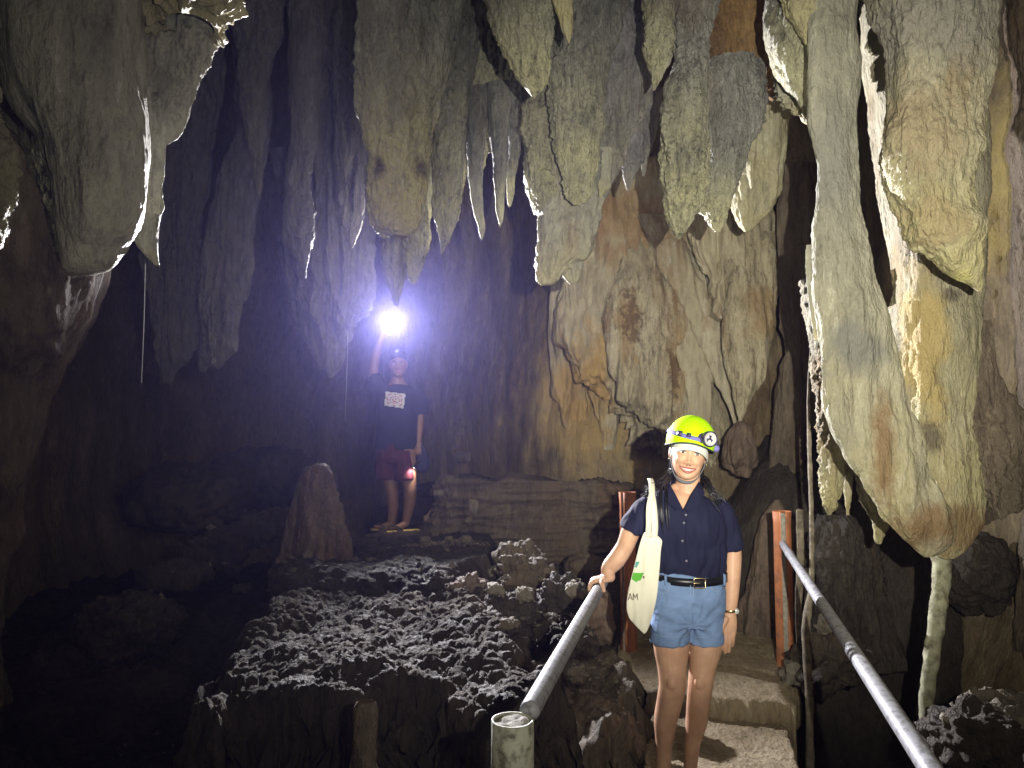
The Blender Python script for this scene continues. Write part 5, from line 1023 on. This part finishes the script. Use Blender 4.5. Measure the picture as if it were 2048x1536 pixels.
for i in range(nu_):
    u = -1 + 2 * i / (nu_ - 1)
    for j in range(nv_):
        v = j / (nv_ - 1); x = .082 * math.sin(1.25 * u) * (1 + .05 * v); y = -(.100 * math.cos(1.05 * u) + .034 * v * math.cos(1.2 * u)) ; z = .048 - .034 * u * u - v * (.032 + .010 * u * u)
        vis.append((x, y, z))
vis = np.array(vis); vf = [tuple(f) for f in grid_faces(nu_, nv_, False)]
H.obj('cap_visor', [(vis, vf), (vis + (0, .003, -.002), vf)], M['whitecap'], woman)
H.obj('cap', [dome(lambda p_: 0.02 - 0.01 * math.sin(p_), (.081, .102, .092), (0, .006, .035), 14, 40)], M['whitecap'], woman)
ch = [(-.080, .0, .02), (-.077, -.018, -.03), (-.066, -.036, -.072), (-.044, -.060, -.112), (-.018, -.074, -.128), (.018, -.074, -.128), (.044, -.060, -.112), (.066, -.036, -.072), (.077, -.018, -.03), (.080, .0, .02)]
H.obj('chin_strap', [tube(ch, [.0022, .0022, .0022, .0035, .0075, .0075, .0035, .0022, .0022, .0022], 8, 4)], M['greystrap'], helmet)
# hair: a mass behind the neck and loose strands over both shoulders
rs = np.random.RandomState(5); hs = []
hs.append(tube([H((0, .065, .02)), H((0, .075, -.05)), Q(1376, 965, .13), Q(1374, 1000, .14), Q(1372, 1040, .15)], [(.075, .04), (.085, .045), (.08, .03), (.07, .025), (.04, .02)], 18, 5))
for q in (-1, 1): hs.append(tube([H((q * .068, .01, .02)), H((q * .073, .02, -.03)), H((q * .062, .04, -.09)), H((q * .055, .05, -.14))], [(.008, .016), (.010, .018), (.010, .014), (.006, .010)], 12, 4))
for k in range(70):
    j = lambda s: rs.normal() * s
    if k < 32:
        e = 965 + abs(j(14)); hs.append(tube([H((-.058 + j(.006), .035 + j(.01), -.09)), Q(1334 + j(3), 958 + j(4), .04), Q(1318 + j(5), 968 + j(4), -.02), Q(1306 + j(8), e, -.05 + j(.01)), Q(1296 + j(10), e + 4 + j(5), -.03)], [.003, .0028, .0024, .0018, .0008], 5, 4))
    elif k < 41:
        x = 1321 + j(6); hs.append(tube([H((-.055, .035, -.1)), Q(1328 + j(3), 965, -.02), Q(x, 982, -.095), Q(x + 1, 1010, -.135), Q(x + 3, 1036 + j(8), -.145), Q(x + 5, 1058 + j(10), -.148)], [.0022, .0022, .0022, .002, .0016, .0007], 5, 4))
    else:
        e = abs(j(16)); hs.append(tube([H((.055 + j(.006), .04, -.09)), Q(1404 + j(3), 958 + j(4), .04), Q(1416 + j(4), 968 + j(5), -.02), Q(1428 + j(5), 982 + e * .4, -.05), Q(1440 + j(8), 992 + e, -.06 + j(.01))], [.003, .003, .0024, .0018, .0008], 5, 4))
obj('hair', *join(hs), M['hair'], woman)
# tote bag on her shoulder
rows = [(1064, 1288, 1300), (1070, 1285, 1313), (1082, 1281, 1323), (1100, 1276, 1321), (1130, 1269, 1319), (1165, 1260, 1316.5), (1195, 1255, 1313.5), (1215, 1253, 1310), (1235, 1258, 1305.5), (1250, 1270, 1300), (1260, 1280, 1295), (1267, 1287, 1290)]
p, F, tp, s = loft(rows, DW - 0.16, 0.17, 2.6, 4.0, 0.0, 0.0, 0.0, False, 2.6, 0.06, 0.0)
nn = np.zeros_like(p); nn[:, 1] = -1
p = p + nn * (0.016 * fbm(p * (15, 5, 2.4) + 4, 2) + 0.020 * np.abs(perlin(p * (12, 4, 1.6) + 8)) + 0.003 * fbm(p * (30, 9, 7), 2))[:, None]
tote = obj('tote_bag', p, F, M['canvas']); tag(tote, 'cream canvas tote bag with a green chevron hanging from the shoulder of the woman', 'bag')
for off, xb in ((0, 1296.5), (0.010, 1309)):
    top = [Q(xb, 1074, -.195 + off), Q(xb + 1.5, 1050, -.175 + off), Q(xb + 2 - off * 300, 1015, -.150 + off), Q(1304, 985, -.110 + off), Q(1303, 966, -.055 + off), Q(1300, 957.5, 0.0 + off), Q(1301, 962, .06), Q(1303, 985, .10)]
    tp_ = np.array(top); k = np.arange(8.0); qq = np.linspace(0, 7, 36); pts = np.stack([cr(k, tp_[:, c], qq) for c in range(3)], 1)
    nz = np.stack([np.interp(qq, k, [0] * 8), np.interp(qq, k, [-1, -1, -1, -.9, -.6, 0, .6, 1]), np.interp(qq, k, [0, 0, .1, .4, .8, 1, .8, .2])], 1)
    obj('strap', *ribbon(pts, 0.026, 0.0025, nz), M['canvas'], tote)
decal(tote, [(1265, 1119), (1272, 1123), (1280, 1123), (1273, 1136), (1269, 1134)], M['teal'], 'print')
decal(tote, [(1261, 1140), (1270, 1146), (1288, 1145), (1286, 1150), (1282, 1160), (1272, 1164), (1262, 1158)], M['green'], 'print')
decal(tote, [(1286, 1152), (1289, 1152), (1289, 1157), (1286, 1157)], M['ink'], 'print', 1.0)
def stroke(x0, y0, x1, y1, w): 
    d = np.array((x1 - x0, y1 - y0)); n = np.array((-d[1], d[0])) / np.linalg.norm(d) * w / 2; return [(x0 + n[0], y0 + n[1]), (x1 + n[0], y1 + n[1]), (x1 - n[0], y1 - n[1]), (x0 - n[0], y0 - n[1])]
for a_ in ((1256, 1200, 1260.5, 1187, 1.7), (1260.5, 1187, 1264.5, 1200, 1.7), (1258, 1196, 1263, 1196, 1.6), (1266.5, 1200, 1266.5, 1187, 1.7), (1266.5, 1187, 1270.5, 1196, 1.7), (1270.5, 1196, 1274.5, 1187, 1.7), (1274.5, 1187, 1275, 1200, 1.7)):
    decal(tote, stroke(*a_), M['ink'], 'letter', 0.7)

# ---- the man with the torch
DG = 6.9; KG = DG / FPX
def Q2(px, py, dy=0.0): return P(px, py, DG + dy)
H2 = Head(Q2(796, 728, 0.0), 1.06, -2, 8, 2)
handT = Q2(771, 662, -.02)
g_parts = [H2.vf(head_mesh(0.2)), *[H2.vf(ell((q * .076, .008, -.012), (.012, .020, .031), 12, 8)) for q in (-1, 1)],
    tube([Q2(795, 775, .01), Q2(795, 752, .01)], [(.07, .06), (.056, .056)], 16, 4),
    tube([Q2(795, 775, .01), Q2(795, 790, .0), Q2(795, 840, .0), Q2(793, 890, .0)], [(.10, .06), (.15, .09), (.15, .09), (.14, .085)], 22, 4),
    tube([Q2(764, 785, .0), Q2(750, 760, .0), Q2(747, 742, -.02), Q2(752, 712, -.04), Q2(758, 690, -.04), Q2(766, 670, -.03)], [.055, .048, .042, .040, .032, .026], 16, 5),
    tube([Q2(764, 674, -.03), Q2(769, 664, -.03), Q2(773, 656, -.03)], [(.028, .02), (.036, .022), (.034, .02)], 12, 4),
    tube([Q2(829, 792, .0), Q2(838, 820, .0), Q2(839, 848, -.01), Q2(838, 866, -.02), Q2(837, 884, -.03)], [.045, .047, .040, .034, .027], 16, 5),
    tube([Q2(837, 884, -.03), Q2(838, 892, -.035), Q2(838, 899, -.04)], [(.027, .021), (.034, .024), (.032, .02)], 12, 4),
    tube([Q2(779, 880, .02), Q2(778, 950, .02), Q2(784, 985, .03), Q2(786, 1010, .05), Q2(783, 1046, .07)], [(.10, .10), .075, .060, .053, .036], 16, 5),
    tube([Q2(810, 880, -.01), Q2(817, 950, -.05), Q2(820, 978, -.05), Q2(819, 1005, -.02), Q2(812, 1044, .0)], [(.10, .10), .078, .062, .056, .036], 16, 5),
    tube([Q2(812, 1046, .0), Q2(800, 1053, -.03), Q2(780, 1056, -.07)], [.036, (.04, .03), (.042, .018)], 12, 4, ref=(0, 1, 0)),
    tube([Q2(783, 1046, .07), Q2(770, 1052, .06), Q2(752, 1053, .05)], [.036, (.038, .03), (.040, .018)], 12, 4, ref=(0, 1, 0))]
for k in range(4):
    g_parts.append(finger([Q2(772 - k * .3, 655 + k * 3.2, -.035), Q2(777, 653 + k * 3.2, -.062), Q2(782, 655 + k * 3.2, -.058), Q2(784, 658 + k * 3.2, -.04)], .010))
    g_parts.append(finger([Q2(834.5 + k * 2.3, 897, -.04), Q2(834 + k * 2.3, 905, -.06), Q2(835 + k * 2.3, 910, -.045), Q2(837 + k * 2, 908, -.025)], .010))
    g_parts.append(finger([Q2(778, 1055.5 + k * .1, -.085 + k * .02), Q2(773, 1057, -.095 + k * .022), Q2(770.5 + k, 1058, -.098 + k * .022)], .011))
g_parts.append(finger([Q2(770, 668, -.045), Q2(776, 668, -.06), Q2(781, 664, -.06)], .012)); g_parts.append(finger([Q2(832, 888, -.05), Q2(830, 898, -.065), Q2(832, 904, -.06)], .012))
V, Nn, F = remesh('person', g_parts, 0.0055, 3)
man = obj('person', V, F, M['skin_dark'], loc=(*Q2(795, 1050)[:2], 0.62)); tag(man, 'man in a dark tee shirt and red shorts holding up the blazing torch', 'person')
for q in (-1, 1):
    ex = q * .031; ey = face_front(ex, 0) + .0065; e = H2.obj('eye', [ell((ex, ey, 0), (.014, .0085, .006), 14, 10)], M['eyewhite'], man); H2.obj('iris', [ell((ex, ey - .006, 0), (.006, .0036, .0056), 12, 8)], M['iris'], e)
    H2.obj('eyebrow', [tube([(ex + q * t * .019, face_front(ex + q * t * .019, .021) - .004, .018 + .005 * (1 - t * t)) for t in np.linspace(-1, 1, 7)], [(.003, .0022)] * 7, 8, 1)], M['hair'], man)
H2.obj('lips', [tube([(x, face_front(x, -.072) - .004 - .003 * (1 - (x / .026) ** 2), -.072 + o) for x in np.linspace(-.024, .024, 9)], [.001, .0035, .004, .004, .004, .004, .004, .0035, .001], 8, 1) for o in (.0035, -.0035)], M['lip'], man)
hv2 = dome(lambda p_: 0.050 - 0.065 * (0.5 + 0.5 * math.sin(p_)) ** 1.2 - 0.015 * math.cos(p_) ** 2, (.082, .104, .098), (0, .004, .036), 22, 50)
H2.obj('hair', [(hv2[0] * (1 + 0.02 * perlin(hv2[0] * 60)[:, None]), hv2[1])], M['hair'], man)
tee = [tube([Q2(796, 768, .01), Q2(796, 775, .01), Q2(796, 786, .0), Q2(796, 810, .0), Q2(796, 850, .0), Q2(795, 885, .0), Q2(795, 899, .0)], [(.075, .065), (.14, .085), (.195, .11), (.205, .125), (.205, .13), (.21, .135), (.212, .138)], 34, 5, cap=False),
       tube([Q2(770, 786, .0), Q2(752, 768, .0), Q2(746, 750, -.01)], [.085, .08, .075], 20, 5, cap=False), tube([Q2(826, 786, .0), Q2(838, 806, .0), Q2(841, 829, -.005)], [.088, .085, .085], 20, 5, cap=False)]
V, Nn, F = remesh('tee_shirt', tee, 0.008, 6); V = wrinkle(V, Nn, lambda p: 0.011 * fbm(p * (5, 5, 4) + 2, 3) * smooth01((p[:, 2] - p[:, 2].min() - 0.02) / 0.12)); teeo = obj('tee_shirt', V, F, M['black_cloth'], man)
pr = decal(teeo, [(771, 783), (811, 788), (807, 817), (769, 811)], M['card'], 'print', 2.0, .004)
if pr:
    bpy.context.view_layer.update()
    for a_ in ((776, 790, 783, 788), (799, 790, 804, 793), (774, 804, 779, 808), (799, 812, 804, 808), (788, 788, 792, 789), (786, 811, 791, 812), (774, 794, 775, 801), (804, 797, 803, 804)):
        decal(pr, stroke(*a_, 1.6), M['redprint'], 'mark', 1.0, .003)
    n_ = 16
    for k in range(n_):
        t0, t1 = 2 * math.pi * k / n_, 2 * math.pi * (k + 0.62) / n_
        decal(pr, stroke(789.5 + 10 * math.cos(t0), 800 + 6.5 * math.sin(t0), 789.5 + 10 * math.cos(t1), 800 + 6.5 * math.sin(t1), 1.5), M['redprint'], 'mark', 0.8, .003)
    for a_ in ((784, 798, 787, 801), (790, 797, 793, 800), (786, 803, 792, 803)): decal(pr, stroke(*a_, 2.0), M['redprint'], 'mark', 0.8, .003)
sh2 = [tube([Q2(794, 886, 0), Q2(792, 912, 0), Q2(792, 925, 0)], [(.18, .13), (.19, .14), (.18, .12)], 26, 4, cap=False), tube([Q2(775, 905, .02), Q2(772, 935, .02), Q2(772, 958, .02)], [(.105, .13), (.105, .12), (.108, .12)], 22, 4, cap=False),
       tube([Q2(808, 905, -.01), Q2(811, 935, -.03), Q2(812, 960, -.035)], [(.10, .13), (.098, .12), (.10, .12)], 22, 4, cap=False)]
V, Nn, F = remesh('shorts', sh2, 0.008, 6); V = wrinkle(V, Nn, lambda p: 0.010 * fbm(p * (8, 8, 3) + 5, 3)); obj('shorts', V, F, M['red_cloth'], man)
for nm, a_, b_, dz in (('flip_flop', Q2(834, 1058, .02), Q2(768, 1062, -.12), 0), ('flip_flop', Q2(796, 1054, .09), Q2(745, 1056, .03), 0)):
    m_ = (a_ + b_) / 2; z_ = 0.665; q3 = [np.array((*a_[:2], z_)), np.array((*m_[:2], z_)), np.array((*b_[:2], z_))]
    f_ = obj(nm, *tube(q3, [(.038, .010), (.045, .011), (.048, .010)], 16, 5, ref=(0, 1, 0)), M['yellow_foam'], man)
    d_ = (q3[2] - q3[0]) / np.linalg.norm(q3[2] - q3[0]); s_ = np.array((-d_[1], d_[0], 0))
    obj('thong', *join([tube([q3[1] + s_ * .04 * e + (0, 0, .01), q3[1] + d_ * .05 + s_ * .022 * e + (0, 0, .05), q3[2] - d_ * .03 + (0, 0, .035)], [.006, .006, .005], 8, 4) for e in (-1, 1)]), M['rubber'], f_)
# the torch in his raised hand
fw = np.array((0.12, -1, -0.10)); fw /= np.linalg.norm(fw); tc = np.array(LAMP_G)
torch = obj('torch', *tube([tc - fw * .20, tc - fw * .05, tc - fw * .035, tc - fw * .01, tc + fw * .012], [.026, .026, .05, .078, .080], 24, 3, cap=False, ref=(1, 0, 0)), M['steel'])
tag(torch, 'blazing torch held up in the raised hand of the man', 'torch')
M['torch_light'] = glow('torch_light', (0.92, 0.94, 1.0), 60)
a = np.linspace(0, 2 * np.pi, 32, endpoint=False); s1 = np.cross(fw, (0, 0, 1)); s1 /= np.linalg.norm(s1); s2 = np.cross(s1, fw)
obj('lens', np.array([tc + fw * .0150 + .062 * (math.cos(t) * s1 + math.sin(t) * s2) for t in a]), [tuple(range(32))], M['torch_light'], torch, False)
# dark bag and the small lamp hanging beside his knee
rows = [(888, 836, 846), (900, 832, 852), (915, 830, 857), (930, 829, 859), (940, 832, 856), (946, 838, 850)]
p, F, tp, s = loft(rows, DG - 0.04, 0.4, 2.4, 6.0, 0.05, 0.1, 0.3, False, 2.0, 0.08, 0.0)
bagb = obj('pouch', p, F, M['navybag']); tag(bagb, 'dark blue pouch hanging from the lowered hand of the man', 'pouch')
l0, l1 = Q2(829, 934, -.17), Q2(817, 951, -.14); lv = (l1 - l0) / np.linalg.norm(l1 - l0)
sl = obj('small_torch', *tube([l0 - lv * .09, l0 - lv * .02, l0], [.014, .014, .02], 14, 3, cap=False), M['steel']); tag(sl, 'small lamp beside the pouch, lighting the red shorts and shin of the man', 'torch')
obj('lens', *ell(l0 - lv * .004, (.014, .014, .014), 12, 8), glow('small_torch_light', (1, 0.9, 0.85), 12), sl)
lamp('small_torch_beam', 'SPOT', l0 + lv * .02, Q2(817, 972, -.08), 5.0, (1.0, 0.86, 0.78), 0.012, 110, 0.6)

# ------------------------------------------------------------------ thin haze added for the torch's glow, tinted violet like lens flare
def haze(density):
    lo, hi = (-13, -7.5, -4.2), (13, 15, 14.0)
    V = [(x, y, z) for x in (lo[0], hi[0]) for y in (lo[1], hi[1]) for z in (lo[2], hi[2])]
    F = [(0, 1, 3, 2), (4, 6, 7, 5), (0, 4, 5, 1), (2, 3, 7, 6), (0, 2, 6, 4), (1, 5, 7, 3)]
    m = bpy.data.materials.new('torch_glow_haze'); m.use_nodes = True; nt = m.node_tree; nt.nodes.remove(nt.nodes['Principled BSDF'])
    v = nt.nodes.new('ShaderNodeVolumePrincipled'); v.inputs['Density'].default_value = density; v.inputs['Color'].default_value = (0.42, 0.40, 1.0, 1); v.inputs['Anisotropy'].default_value = 0.8
    nt.links.new(v.outputs[0], nt.nodes['Material Output'].inputs['Volume'])
    o = obj('haze', V, F, m, smooth=False); tag(o, kind='stuff')
haze(0.0013)
